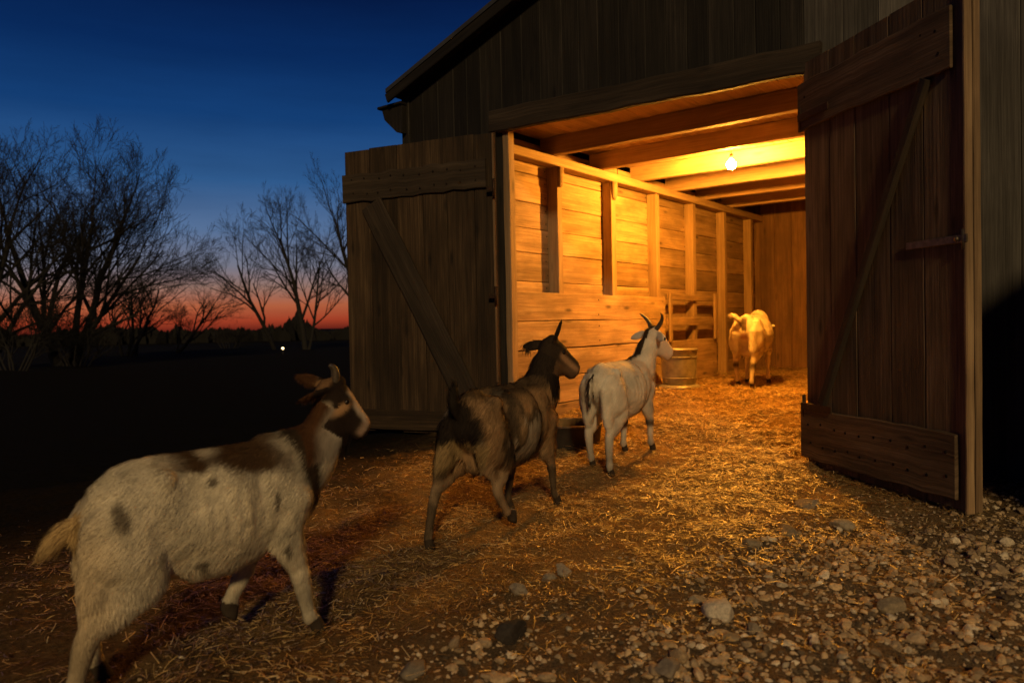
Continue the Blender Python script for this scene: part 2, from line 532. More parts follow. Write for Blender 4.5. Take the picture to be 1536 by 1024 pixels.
def make_gravel():
    def dens(x, y): return np.clip(gravel_amt(x, y) * 1.0 + .03 * (y < .3), 0, 1)
    x, y = scatter(42000, 1.9, 5.8, -5.3, .1, dens)
    xs, ys = scatter(900, .2, 3.6, -5.0, -.4, lambda a, b: np.full(len(a), .5))
    x = np.concatenate([x, xs]); y = np.concatenate([y, ys])
    n = len(x)
    r = np.clip(RNG.gamma(1.6, .0042, n) + .0028, .0028, .030)
    ga = gravel_amt(x, y); r = r * (.45 + .65 * ga)
    big = RNG.uniform(0, 1, n) < .025; r = np.where(big, r * 1.5 + .005, r)
    nv = 14
    protos = [stone_shape(100 + k, 1.0, .62 + .02 * k, 1) for k in range(nv)]
    Vs, Ts, Cs = [], [], []; base = 0
    F = protos[0][1]; nvert = len(protos[0][0])
    for i in range(n):
        P = protos[i % nv][0]
        a = RNG.uniform(0, 2 * np.pi); ca, sa = math.cos(a), math.sin(a)
        t = RNG.normal(0, .3); ct, st = math.cos(t), math.sin(t)
        q = P * r[i] * np.array([1, RNG.uniform(.6, 1.2), RNG.uniform(.5, 1.15)])
        q = q @ np.array([[1, 0, 0], [0, ct, st], [0, -st, ct]]) @ np.array([[ca, sa, 0], [-sa, ca, 0], [0, 0, 1]])
        Vs.append(q); Ts.append(F + base); base += nvert
    z = ground_z(x, y) + r * RNG.uniform(-.25, .35, n)
    V = np.concatenate(Vs) + np.repeat(np.stack([x, y, z], -1), nvert, 0)
    me = tri_mesh('gravel', V, np.concatenate(Ts), False)
    k = RNG.uniform(0, 1, n)[:, None]; q = RNG.uniform(.55, 1.25, n)[:, None]
    c = np.where(k < .5, np.array([.52, .40, .265]), np.where(k < .8, np.array([.58, .43, .26]), np.where(k < .90, np.array([.13, .10, .07]), np.array([.72, .63, .49])))) * q
    set_color(me, np.repeat(c, nvert, 0))
    tag(link('gravel', me, M['stone']), 'loose pale brown gravel spread before the right door', 'gravel', kind='stuff')


def make_stones():
    L = [  # px, py, radius, flat, colour, label
        (1083, 914, .060, .50, (.60, .54, .44), 'large pale flat-topped stone, the biggest of those lying in the gravel'),
        (1131, 944, .026, .75, (.25, .21, .16), 'angular brown stone just right of and below the biggest pale stone'),
        (1098, 951, .022, .6, (.28, .23, .16), 'low tan stone directly below the biggest pale stone'),
        (765, 942, .048, .8, (.05, .043, .038), 'dark charcoal stone alone at the lower edge of the straw'),
        (845, 861, .034, .6, (.33, .29, .23), 'pale stone touching a smaller one among straw in front of the goats'),
        (824, 866, .024, .75, (.30, .26, .20), 'small rounded stone touching the left side of a pale stone in the straw'),
        (779, 888, .026, .7, (.27, .23, .18), 'small tan stone between the dark charcoal stone and the touching pair'),
        (1213, 761, .050, .55, (.27, .22, .16), 'brown stone below the far bottom corner of the right door'),
        (1263, 790, .038, .6, (.35, .30, .22), 'pale rounded stone nearest below the right door'),
        (1178, 800, .042, .65, (.22, .18, .13), 'brown stone with a dark shaded side, left of the pale one below the right door'),
        (1128, 822, .034, .65, (.24, .20, .14), 'tan stone midway between the right door and the biggest pale stone'),
        (1337, 907, .030, .85, (.28, .23, .16), 'round tan stone on the gravel at the right, below the door edge'),
        (1319, 936, .031, .7, (.36, .31, .23), 'bright tan stone just below the round one at the right'),
        (1003, 1003, .034, .65, (.27, .23, .18), 'grey brown angular stone at the bottom edge of the gravel'),
        (1048, 890, .024, .8, (.33, .29, .22), 'small pale stone just above left of the biggest stone'),
        (625, 1003, .032, .6, (.22, .19, .15), 'grey stone by itself near the lifted front hoof of the nearest goat'),
    ]
    for i, (px, py, r, fl, c, lab) in enumerate(L):
        p = at_height(px, py, 0.02)
        r *= 1.4
        V, F = stone_shape(300 + i, r, fl)
        a = random.random() * 6; ca, sa = math.cos(a), math.sin(a)
        V = V @ np.array([[ca, sa, 0], [-sa, ca, 0], [0, 0, 1]])
        me = tri_mesh('stone', V, F, True)
        me.set_sharp_from_angle(angle=R(30))
        set_color(me, np.tile(np.array(c), (len(V), 1)))
        o = link('stone', me, M['stone']); o.location = (p[0], p[1], gz(p[0], p[1]) + r * fl * .35)
        tag(o, lab, 'stone', 'larger stones lying loose in the yard')
    p = at_height(563, 863, .02)
    mb = MB().board((-.06, 0, 0), (.06, .012, .004), (0, 1, 0), .018, .010, rough=.001)
    o = mb.build('wood_chip', M['edge']); o.location = (p[0], p[1], gz(p[0], p[1]) + .010); o.rotation_euler = (0, 0, YAW + R(35))
    tag(o, 'pale flat wood chip on the dark ground in front of the nearest goat', 'wood chip')


make_ground(); make_straw(); make_gravel(); make_stones()

# ------------------------------------------------------------------ barn
XL, XR = -1.20, 5.62            # outer corners
RIDGE_X, RIDGE_Z, EAVE_Z = 2.21, 4.885, 3.665
DEPTH = 7.4
OPEN_W, OPEN_H = 2.93, 3.0


def roof_z(x):
    s = (RIDGE_Z - EAVE_Z) / (RIDGE_X - XL)
    return RIDGE_Z - abs(x - RIDGE_X) * s


barn = empty('barn', (0, 0, 0))
tag(barn, 'old weathered plank barn with lamplit stall and open double doors', 'barn')


def front_planks():
    left, above, right = MB(), MB(), MB()
    s = (RIDGE_Z - EAVE_Z) / (RIDGE_X - XL)
    x = XL
    while x < .05:
        w = min(random.uniform(.17, .25), .094 - x)
        if .094 - (x + w) < .10: w = .094 - x
        cx = x + w / 2
        left.board((cx, 0, -.1), (cx, 0, roof_z(cx) - .03), (1, 0, 0), w, .026, rough=.0015, seg=6, shear1=s * w)
        x += w
    x = .096
    while x < OPEN_W:
        w = random.uniform(.16, .26)
        if OPEN_W - (x + w) < .08: w = OPEN_W - x
        cx = x + w / 2
        above.board((cx, random.uniform(-.003, .003), 3.04), (cx, 0, roof_z(cx) - .03), (1, 0, 0), w, .026, rough=.0015, seg=6,
                    shear1=s * w * (1 if cx < RIDGE_X else -1))
        x += w
    x = OPEN_W
    while x < XR:
        w = random.uniform(.2, .30)
        if XR - (x + w) < .08: w = XR - x
        cx = x + w / 2
        right.board((cx, random.uniform(-.002, .002), -.1), (cx, 0, roof_z(cx) - .03), (1, 0, 0), w, .026, rough=.0015, seg=6, shear1=-s * w)
        x += w
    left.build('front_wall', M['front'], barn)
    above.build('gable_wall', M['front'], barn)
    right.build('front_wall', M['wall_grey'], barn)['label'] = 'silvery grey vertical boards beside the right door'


front_planks()
# header over the doorway: one heavy old beam
hb = MB(); hb.board((-.02, -.045, 3.112), (3.06, -.045, 3.03), (0, 0, 1), .215, .075, ch=.012, rough=.008, seg=14, tone=.4)
hb.build('header_beam', M['beam'], barn)
# jambs
jb = MB(); jb.board((.128, .03, -.05), (.128, .03, 3.02), (1, 0, 0), .072, .10, ch=.008, rough=.005, seg=12, tone=.15)
jb.build('door_jamb', M['stud'], barn)
jb = MB(); jb.board((3.0, .08, -.05), (3.0, .08, 3.0), (1, 0, 0), .13, .14, ch=.008, rough=.003, seg=8, tone=.4)
jb.build('door_jamb', M['stud'], barn)


def roof():
    mb = MB(); s = (RIDGE_Z - EAVE_Z) / (RIDGE_X - XL); ov = .13
    y0, y1 = -.20, DEPTH + .3
    for sg in (-1, 1):
        xe = (XL - ov) if sg < 0 else (XR + ov)
        ze = roof_z(xe)
        V, F = [], []
        for (x, z) in ((xe, ze), (RIDGE_X, RIDGE_Z)):
            for y in (y0, y1):
                V += [(x, y, z + .005 + (0.004 if sg > 0 else 0)), (x, y, z + .05)]
        F = [(0, 2, 6, 4), (1, 5, 7, 3), (0, 4, 5, 1), (2, 3, 7, 6), (0, 1, 3, 2), (4, 6, 7, 5)]
        mb.add(V, F, [(v[0], v[1], .5) for v in V])
    r = mb.build('roof', M['roof'], barn)
    tr = MB()
    for sg in (-1, 1):
        xe = (XL - ov) if sg < 0 else (XR + ov)
        tr.board((xe, y0 + .02, roof_z(xe) - .05), (RIDGE_X, y0 + .02, RIDGE_Z - .05), (0, 0, 1), .10, .028, rough=.002, seg=5, tone=.4)
    tr.build('rake_board', M['front'], r)
    so = MB()                                             # boards of the overhang seen from below
    for i in range(18):
        f0 = i / 18; f1 = (i + .97) / 18
        x0 = (XL - ov) + (RIDGE_X - XL + ov) * f0; x1 = (XL - ov) + (RIDGE_X - XL + ov) * f1
        so.board(((x0 + x1) / 2, y0 + .04, roof_z((x0 + x1) / 2) - .012), ((x0 + x1) / 2, y1, roof_z((x0 + x1) / 2) - .012), (1, 0, s), (x1 - x0) * 1.06, .018, rough=.001)
    so.build('roof_boarding', M['beam'], r)
    # stub of the eaves beam with its slanted underside
    e = MB()
    pr = [(-1.50, 3.50), (-1.19, 3.50), (-1.19, 3.20), (-1.28, 3.22), (-1.46, 3.38)]
    V = [(x, -.10, z) for x, z in pr] + [(x, .12, z) for x, z in pr]; k = len(pr)
    e.add(V, [tuple(range(k)), tuple(range(2 * k - 1, k - 1, -1))] + [(i, i + k, (i + 1) % k + k, (i + 1) % k) for i in range(k)])
    e.board((-1.54, .01, 3.515), (-1.18, .01, 3.515), (0, 1, 0), .28, .028, tone=.3)
    e.build('eaves_bracket', M['front'], barn)
    c = MB(); c.board((XL - .012, -.02, -.1), (XL - .012, -.02, EAVE_Z - .03), (1, 0, 0), .11, .03, rough=.002, seg=6, tone=.9)
    c.build('corner_board', M['front'], barn)


roof()


def shell():
    for xw in (XL, XR):
        mb = MB()
        y = .03
        while y < DEPTH:
            w = min(random.uniform(.2, .28), DEPTH - y + .001)
            mb.board((xw, y + w / 2, -.1), (xw, y + w / 2, EAVE_Z - .02), (0, 1, 0), w, .026)
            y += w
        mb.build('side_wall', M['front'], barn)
    mb = MB()
    x = XL
    while x < XR:
        w = min(random.uniform(.22, .34), XR - x + .001); cx = x + w / 2
        mb.board((cx, DEPTH, -.1), (cx, DEPTH, roof_z(cx) - .05), (1, 0, 0), w, .028, rough=.002, seg=5)
        x += w
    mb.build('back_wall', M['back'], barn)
    mb = MB()                                             # plank wall of the stall, boards laid level
    z = -.05; k = 0
    while z < 3.0:
        w = [.30, .25, .28, .31, .24, .27][k % 6] * random.uniform(.93, 1.05); k += 1
        w = min(w, 3.06 - z)
        y = .09
        for y1 in ((2.22, 4.53, 7.38) if k % 2 else (3.4, 5.68, 7.38)):
            mb.board((-.125 + random.uniform(-.004, .004), y + .002, z + w / 2), (-.125 + random.uniform(-.004, .004), y1 - .002, z + w / 2), (0, 0, 1), w - .004, .026, ch=.007, rough=.003, seg=6)
            y = y1
        for q in range(6):
            for dz in (.25, .75): mb.nail((-.106, 1.06 + 1.165 * q + random.uniform(-.10, -.06), z + w * dz), (1, 0, 0), .006)
        z += w
    mb.build('plank_wall', M['inner'], barn)
    mb = MB()                                             # unseen pale wall on the right, added to bounce the bulb light
    z = -.05
    while z < 3.0:
        w = min(random.uniform(.24, .3), 3.06 - z)
        mb.board((3.40, .16, z + w / 2), (3.42, 7.38, z + w / 2), (0, 0, 1), w, .03)
        z += w
    mb.build('plank_wall', M['inner'], barn)
    mb = MB(); mb.board((-.02, .10, 2.885), (-.02, 7.37, 2.885), (0, 0, 1), .10, .15, ch=.008, rough=.003, seg=10, tone=.6)
    mb.build('top_plate', M['stud'], barn)
    for k in range(6):
        y = 1.06 + 1.165 * k
        mb = MB(); mb.board((-.045, y, .0), (-.045, y, 2.833), (1, 0, 0), .135, .095 + .01 * (k % 2), ch=.006, rough=.003, seg=6, tone=.35 + .1 * (k % 3))
        s = mb.build('stud', M['stud'], barn)
        if k < 2:
            c = MB()
            c.loft([((.03, y, 2.62), (1, 0, 0), (0, 1, 0), .012, .03), ((.035, y, 2.66), (1, 0, 0), (0, 1, 0), .03, .045), ((.035, y, 2.74), (1, 0, 0), (0, 1, 0), .036, .05), ((.035, y, 2.832), (1, 0, 0), (0, 1, 0), .036, .05)], 10)
            c.build('corbel', M['stud'], s)
    for k in range(6):
        y = .95 + 1.0 * k
        mb = MB(); mb.board((-.11, y, 3.032 + random.uniform(-.006, .006)), (3.40, y + random.uniform(-.02, .02), 3.032), (0, 0, 1), .19, .10, ch=.007, rough=.004, seg=9, tone=.4 + .12 * (k % 2))
        mb.build('joist', M['joist'], barn)
    mb = MB(); x = -.14
    while x < 3.9:
        w = random.uniform(.17, .23)
        mb.board((x + w / 2, .06, 3.143), (x + w / 2, 7.38, 3.143), (1, 0, 0), w, .022, ch=.005, rough=.001)
        x += w
    mb.build('ceiling', M['ceil'], barn)
    # half-height boarding in front of the studs
    mb = MB(); z = -.02
    hs = [.30, .29, .30, .30, .30]
    for k, h in enumerate(hs):
        e = 3.50 + (.0 if k < 3 else random.uniform(-.03, .03))
        if k < 3: e = 5.20
        mb.board((.046, .085, z + h / 2), (.046, e, z + h / 2 + random.uniform(-.006, .006)), (0, 0, 1), h - .008, .036, ch=.006, rough=.005, seg=10)
        for q in range(3):
            for dz in (.22, .78): mb.nail((.066, .16 + (e - .25) * q / 2 + random.uniform(-.02, .02), z + h * dz), (1, 0, 0), .007)
        z += h
    mb.build('stall_boarding', M['inner'], barn)


shell()


def door(name_rot, hinge, width, mirror, label, mat, plan):
    """inside face of an outward-opened door; local +x runs from hinge to free edge, local -y is the face seen"""
    h0 = .055; H = OPEN_H - h0
    d = empty('door', (hinge[0], hinge[1], 0), name_rot)
    d.parent = barn; d['label'] = label
    p = MB(); x = 0.0; s = mirror
    ws = plan
    tot = sum(ws)
    for i, w in enumerate(ws):
        w = w / tot * width
        p.board((x + w / 2, s * .0, h0 + random.uniform(-.006, .012)), (x + w / 2, 0, h0 + H + random.uniform(-.008, .008)), (1, 0, 0), w - .003, .03, ch=.006, rough=.003, seg=7)
        x += w
    p.build('door_planks', mat, d)
    return d, H, h0


def dpart(d, name, mat, fn, nails=None):
    mb = MB(); fn(mb)
    if nails:
        x0, x1, z0, z1, n, y, sg = nails
        for i in range(n):
            f = (i + .5) / n
            for dv in (-.07, .07): mb.nail((x0 + (x1 - x0) * f + random.uniform(-.02, .02), y, z0 + (z1 - z0) * f + dv + random.uniform(-.015, .015)), (0, sg, 0), .008)
    return mb.build(name, mat, d)


# left door: opened 163 degrees; its hinge stile is at the left jamb
dl, H, h0 = door(R(194.4), (.045, -.055), 1.76, 1, 'left door swung wide open with a broad diagonal brace', M['door'], [.24, .30, .27, .29, .33, .3])
FY = .038                                                   # local y of what is nailed on the seen face (+y of a door turned ~190 deg)
dpart(dl, 'door_rail', M['beam'], lambda m: m.board((.10, FY, 2.62), (1.768, FY, 2.60), (0, 0, 1), .29, .026, rough=.014, seg=14, tone=.9), (.12, 1.72, 2.61, 2.61, 10, FY + .014, 1))
dpart(dl, 'door_rail', M['door'], lambda m: m.board((.03, FY, .18), (1.76, FY, .18), (0, 0, 1), .20, .034, rough=.006, seg=8, tone=.3))
dpart(dl, 'door_brace', M['beam'], lambda m: m.board((.36, FY + .001, .44), (1.42, FY + .001, 2.42), (0, 0, 1), .26, .034, rough=.004, seg=8, tone=.12))
dpart(dl, 'door_stile', M['edge'], lambda m: m.board((.012, FY + .010, h0), (.012, FY + .010, 2.98), (1, 0, 0), .022, .05, rough=.002, seg=8, tone=.3))
for z in (2.45, 1.42, .5):
    dpart(dl, 'door_hinge', M['iron'], lambda m: (m.tube([(-.005, FY + .055, z - .09), (-.005, FY + .055, z + .09)], [.012, .012], 10), m.board((0, FY + .05, z), (.07, FY + .05, z), (0, 0, 1), .045, .008, ch=.002)))

# right door: opened 140 degrees; seen face is -y in its own frame
dr, H, h0 = door(R(-40), (2.95, -.055), 1.47, 1, 'right door swung open toward the gravel with a thin diagonal brace', M['door_dark'], [.30, .27, .32, .28, .30])
dpart(dr, 'door_rail', M['door_dark'], lambda m: m.board((-.03, -FY + .006, 2.68), (1.40, -FY + .006, 2.68), (0, 0, 1), .34, .022, rough=.008, seg=12, tone=.25), (.0, 1.38, 2.68, 2.68, 10, -FY - .006, -1))
dpart(dr, 'door_rail', M['door_dark'], lambda m: m.board((-.03, -FY + .004, .30), (1.42, -FY + .004, .30), (0, 0, 1), .37, .030, rough=.008, seg=12, tone=.35), (.0, 1.42, .30, .30, 10, -FY - .012, -1))
dpart(dr, 'door_brace', M['beam'], lambda m: m.board((.22, -FY - .004, .53), (1.22, -FY - .004, 2.50), (0, 0, 1), .06, .042, rough=.003, seg=8, tone=.8))
dpart(dr, 'edge_batten', M['edge_lit'], lambda m: m.board((1.487, -.012, h0), (1.487, -.012, 2.99), (0, 1, 0), .05, .022, rough=.0025, seg=12, tone=.7))
dpart(dr, 'edge_batten', M['edge_lit'], lambda m: m.board((1.474, .052, h0), (1.474, .052, 2.985), (0, 1, 0), .045, .03, rough=.0025, seg=12, tone=.5))
def latch(m):
    m.board((1.05, -.032, 1.56), (1.50, -.034, 1.56), (0, 0, 1), .045, .012, ch=.003)
    m.tube([(1.475, -.03, 1.50), (1.475, -.03, 1.61)], [.014, .014], 10)
    m.tube([(1.44, -.042, 1.56), (1.44, -.055, 1.56)], [.016, .012], 10)
dpart(dr, 'latch_strap', M['worn_iron'], latch)
for z in (2.6, .5):
    dpart(dr, 'door_hinge', M['iron'], lambda m: (m.tube([(0, -.04, z - .08), (0, -.04, z + .08)], [.013, .013], 10), m.board((0, -.062, z), (.35, -.062, z), (0, 0, 1), .05, .008, ch=.002)))


# slatted gate panel that carries the half wall on
def gate():
    g = empty('slatted_gate', (.05, 3.54, 0))
    tag(g, 'short slatted wooden gate closing off the stall beyond the plank half wall', 'gate')
    for z, w in ((1.47, .09), (1.13, .115)):
        mb = MB(); mb.board((0, 0, z), (0, 1.64, z), (0, 0, 1), w, .034, rough=.004, seg=6, tone=.5); mb.build('slat', M['inner'], g)
    for y, t in ((1.60, .11),):
        mb = MB(); mb.board((.036, y, .86), (.036, y, 1.54), (0, 1, 0), t, .036, rough=.003, seg=4, tone=.6); mb.build('post', M['stud'], g)
    mb = MB(); mb.board((.036, .06, .86), (.036, .06, 1.52), (0, 1, 0), .08, .03, rough=.003, seg=4, tone=.35); mb.build('post', M['inner'], g)


gate()


# plank screen added out of view to cast the shadow on the right wall
def add_shadow_screen():
    w = empty('shadow_screen', (5.3, -.03, 0))
    tag(w, 'added plank fence out of view at the far right, shading the barn front', 'fence')
    mb = MB(); y = -.02
    while y > -1.62:
        mb.board((0, y - .1, .0), (0, y - .1, 2.12), (0, 1, 0), .2, .026, rough=.002); y -= .2
    mb.build('plank_panel', M['front'], w)
    for y in (-.1, -1.55):
        mb = MB(); mb.board((.07, y, -.2), (.07, y, 2.0), (0, 1, 0), .1, .1); mb.build('post', M['beam'], w)


add_shadow_screen()


# lamp in the stall
def bulb():
    x, y = 1.42, 2.42
    b = empty('light_bulb', (x, y, 2.88))
    tag(b, 'bare glowing bulb hanging between the ceiling joists', 'light bulb')
    g = MB(); g.loft([((0, 0, -.062), (1, 0, 0), (0, 1, 0), .016, .016), ((0, 0, -.052), (1, 0, 0), (0, 1, 0), .036, .036), ((0, 0, -.022), (1, 0, 0), (0, 1, 0), .052, .052),
                     ((0, 0, .008), (1, 0, 0), (0, 1, 0), .049, .049), ((0, 0, .036), (1, 0, 0), (0, 1, 0), .028, .028), ((0, 0, .055), (1, 0, 0), (0, 1, 0), .014, .014)], 16)
    g.build('glass_bulb', M['bulb'], b)
    s = MB(); s.tube([(0, 0, .05), (0, 0, .11)], [.019, .022], 12); s.tube([(0, 0, .10), (0, 0, .255)], [.006, .006], 8)
    s.build('socket', M['black'], b)
    c = MB(); c.tube([(0, 0, .245), (-.03, .02, .252), (-.5, .05, .249), (-1.0, .04, .252), (-1.44, .05, .250), (-1.475, .05, .20), (-1.475, .06, .03)], [.006] * 7, 8, 4)
    c.build('cable', M['black'], b)


bulb()


# ------------------------------------------------------------------ tub and pan
def tub():
    x, y = .47, 3.02
    t = empty('feed_tub', (x, y, gz(x, y) - .02))
    tag(t, 'round galvanised metal tub on a wide base standing by the half wall', 'tub')
    b = MB(); b.lathe([(.17, .07), (.20, .08), (.215, .20), (.222, .40), (.228, .50), (.238, .508), (.236, .522), (.222, .522), (.212, .50), (.205, .20), (.17, .12), (.001, .11), (.001, .07)])
    for z, r in ((.42, .226), (.16, .211)):
        b.tube([(r * math.cos(a), r * math.sin(a), z) for a in np.linspace(0, 2 * math.pi, 41)], [.007] * 41, 6)
    b.build('tub_body', M['zinc'], t)
    r = MB(); r.lathe([(.14, 0), (.245, 0), (.265, .03), (.262, .055), (.22, .075), (.14, .07)])
    r.build('base_ring', M['zinc'], t)


def pan():
    x, y = .87, -.12
    t = empty('feed_pan', (x, y, gz(x, y) - .015))
    tag(t, 'low dark rubber feed pan on the straw behind the white horned goat', 'feed pan')
    b = MB(); b.lathe([(.001, 0), (.25, 0), (.272, .02), (.292, .185), (.304, .19), (.302, .206), (.282, .206), (.258, .04), (.23, .025), (.001, .025)])
    b.build('pan_body', M['rubber'], t)
    l = MB(); l.lathe([(.292, .196), (.308, .194), (.313, .203), (.307, .214), (.291, .214), (.285, .205)]); l.build('rim', M['worn_iron'], t)


tub(); pan()


# ------------------------------------------------------------------ goats
def unit(v): v = Vector(v); return v.normalized()


def make_goat(P):
    """P: pose and coat. Local +x forward, +y to the goat's left, unit goat about 0.75 m at the withers, scaled by P['s']"""
    s = P['s']; vox = P.get('voxel', .0075)
    root = empty('goat', (P['loc'][0], P['loc'][1], 0), R(P['yaw']))
    tag(root, P['label'], 'goat', 'goats walking into the barn')
    base_z = gz(P['loc'][0], P['loc'][1]); root.location.z = base_z
    mb = MB()
    # trunk
    st = P.get('trunk') or [(-.440, .60, .03, .045), (-.425, .60, .07, .085), (-.385, .592, .105, .118), (-.31, .572, .138, .162), (-.20, .545, .162, .198), (-.07, .527, .182, .220),
                            (.06, .527, .186, .223), (.17, .542, .170, .213), (.26, .562, .146, .198), (.33, .575, .122, .175), (.39, .58, .092, .140), (.43, .585, .05, .08)]
    belly = P.get('belly', 1.0)
    rings = []
    for x, z, w, h in st:
        bz = z; hw = w * (belly if -.25 < x < .2 else 1); hh = h
        rings.append(((x, 0, bz), (0, 1, 0), (0, 0, 1), hw, hh))
    mb.loft(rings, 22)
    cr = P.get('croup', (-.29, .672)); mb.ball((cr[0], 0, cr[1]), .13, .085, .075); mb.ball((.24, 0, .70), .11, .05, .075)     # croup, withers
    for q in (-1, 1):
        mb.ball((cr[0] + .05, q * .09, cr[1] + .008), .05, .035, .04); mb.ball((.25, q * .09, .56), .09, .055, .14)
    # neck
    poll = Vector(P['poll']); nb = Vector(P.get('neck_mid') or ((.40 + poll.x) / 2 + .02, poll.y * .4, (.66 + poll.z) / 2 - .02))
    mb.tube([(.24, 0, .60), (.36, poll.y * .08, .66), nb, poll + Vector((-.005, 0, -.02))], [.155, .145, .112 * P.get('neck_r', 1), .078 * P.get('neck_r', 1)], 16, 6, flat=.76, round_ends=True)
    # head
    hy, hp = R(P['head_yaw']), R(P['head_pitch'])
    h = Vector((math.cos(hy) * math.cos(hp), math.sin(hy) * math.cos(hp), -math.sin(hp)))
    w = Vector((-math.sin(hy), math.cos(hy), 0)); u = h.cross(w) * -1
    if u.z < 0: u = -u
    hs = P.get('head_scale', 1.0)
    def hd(a, b, c): return poll + (h * a + w * b + u * c) * hs
    prof = [(-.060, .030, .032, -.014), (-.036, .053, .056, -.014), (.0, .065, .072, -.021), (.035, .068, .080, -.031), (.065, .064, .078, -.039), (.095, .054, .070, -.046),
            (.125, .046, .061, -.052), (.152, .042, .054, -.056), (.176, .042, .049, -.059), (.194, .035, .038, -.062), (.204, .018, .023, -.064)]
    mb.loft([(hd(a, 0, c), w, u, rw * hs, rh * hs) for a, rw, rh, c in prof], 16)
    mb.ball(hd(.035, 0, -.088), .05 * hs, .044 * hs, .042 * hs); mb.ball(hd(.178, 0, -.092), .026 * hs, .026 * hs, .02 * hs)                           # jaw
    for q in (-1, 1):
        mb.ball(hd(.055, q * .046, .006), .022 * hs)                                   # brow
    if P.get('tuft', True): mb.ball(hd(-.01, 0, .045), .035 * hs, .03 * hs, .022 * hs)
    # ears
    for q in (-1, 1):
        e = P['ears'][0 if q < 0 else 1]                                              # direction as (a, b outward, c) in the head frame
        d = (h * e[0] + w * q * e[1] + u * e[2]).normalized()
        el = e[3] if len(e) > 3 else .15
        th = (h * .8 + u * -.2 + w * q * .5); th = (th - d * th.dot(d)).normalized(); wd = d.cross(th)
        o = hd(-.012, q * .048, .012)
        mb.loft([(o + d * el * hs * f, wd, th, .036 * P.get('ear_w', 1.) * k * hs, max(.0070, .009 * k) * hs) for f, k in ((-.1, .45), (.1, .62), (.3, .95), (.5, 1.0), (.7, .85), (.88, .5), (.98, .2))], 12)
    # legs: shoulder/hip, elbow/stifle, knee/hock, fetlock, hoof
    pos = [(.0, 0, .0)]
    hooves = []
    for key in ('fr', 'fl', 'hr', 'hl'):
        pts = [Vector(p) for p in P[key]]
        if pts[-1].z < .03:                                                           # planted: follow the ground under that hoof
            c, sn = math.cos(R(P['yaw'])), math.sin(R(P['yaw']))
            gx = P['loc'][0] + s * (pts[-1].x * c - pts[-1].y * sn); gy = P['loc'][1] + s * (pts[-1].x * sn + pts[-1].y * c)
            dz = (gz(gx, gy) - base_z) / s
            for i in (-1, -2): pts[i].z += dz
            pts[-3].z += dz * .5
        lr = P.get('leg_r', 1.0)
        kn, fe = pts[2], pts[3]
        if key[0] == 'f':
            mb.tube(pts[:-1] + [pts[-1] + Vector((0, 0, .035))], [.105, .070, .037 * lr, .027 * lr, .028 * lr], 12, 6, round_ends=True, flat=.74)
        else:                                                                         # thigh, gaskin and shank
            gk = pts[1].lerp(pts[2], .55) + Vector((.012, 0, .0))
            mb.tube([pts[0] + Vector((.0, 0, .03)), pts[0].lerp(pts[1], .55) + Vector((-.02, 0, 0)), pts[1] + Vector((-.02, 0, -.005)), gk, pts[2]], [.130, .142 * P.get('thigh', 1), .112 * P.get('thigh', 1), .076 * lr * P.get('thigh', 1) ** 1.5, .046 * lr * P.get('thigh', 1)], 14, 6, round_ends=True, flat=.60)
            mb.tube([pts[0] + Vector((-.075, 0, .02)), pts[0].lerp(pts[2], .52) + Vector((-.035, -.006 * (pts[0].y > 0) + .006 * (pts[0].y < 0), 0)), pts[2] + Vector((.0, 0, .03))], [.085, .070, .036 * lr], 12, 6, round_ends=True, flat=.66)
            mb.tube([gk, pts[2], pts[3], pts[-1] + Vector((0, 0, .035))], [.05 * lr, .040 * lr, .028 * lr, .028 * lr], 12, 6, round_ends=True, flat=.80)
        mb.ball(pts[2], .040 * lr, .033 * lr, .046 * lr); mb.ball(pts[3], .031 * lr, .029 * lr, .034 * lr)
        dirx = P.get('hoof_tilt', {}).get(key, 0.0)
        ca, sa = math.cos(R(dirx)), math.sin(R(dirx))
        t = pts[-1]
        def hv(a, z): return t + Vector((a * ca - z * sa, 0, a * sa + z * ca))
        mb.loft([(hv(.012, .001), (ca, 0, sa), (0, 1, 0), .036, .027), (hv(.004, .03), (ca, 0, sa), (0, 1, 0), .029, .024), (hv(-.008, .07), (ca, 0, sa), (0, 1, 0), .022, .020)], 12)
        hooves.append(t)
    # tail
    mb.tube(P['tail'], P.get('tail_r', [.035, .032, .026, .012]), 10, 4, round_ends=True, flat=.7)
    if P.get('udder'):
        mb.ball((-.27, 0, .40), .08, .085, .085); mb.ball((-.25, .04, .33), .016, .016, .04); mb.ball((-.25, -.04, .33), .016, .016, .04)
    V0 = [tuple(Vector(v) * s) for v in mb.V]
    tmp = bpy.data.meshes.new('tmp'); tmp.from_pydata(V0, [], mb.F)
    to = bpy.data.objects.new('tmp', tmp); COL.objects.link(to)
    md = to.modifiers.new('r', 'REMESH'); md.mode = 'VOXEL'; md.voxel_size = vox
    md = to.modifiers.new('s', 'SMOOTH'); md.factor = .5; md.iterations = P.get('smooth', 11)
    dg = bpy.context.evaluated_depsgraph_get(); dg.update()
    me = bpy.data.meshes.new_from_object(to.evaluated_get(dg)); me.name = 'body'
    bpy.data.objects.remove(to); bpy.data.meshes.remove(tmp)
    n = len(me.vertices); V = np.empty(n * 3, np.float32); me.vertices.foreach_get('co', V); V = V.reshape(-1, 3)
    N = np.empty(n * 3, np.float32); me.vertices.foreach_get('normal', N); N = N.reshape(-1, 3)
    U = V / s
    def bump(cx, cz, rx, rz, lo=.05): return np.exp(-((U[:, 0] - cx) / rx) ** 2 - ((U[:, 2] - cz) / rz) ** 2) * (np.abs(U[:, 1]) > lo)
    cx_, cz_ = P.get('croup', (-.29, .672))
    dsp = -.026 * bump(cx_ + .14, .635, .075, .075) + .016 * bump(cx_ + .04, cz_ + .015, .03, .03) - .014 * bump(.14, .60, .035, .13) - .012 * bump(-.10, .40, .06, .05)
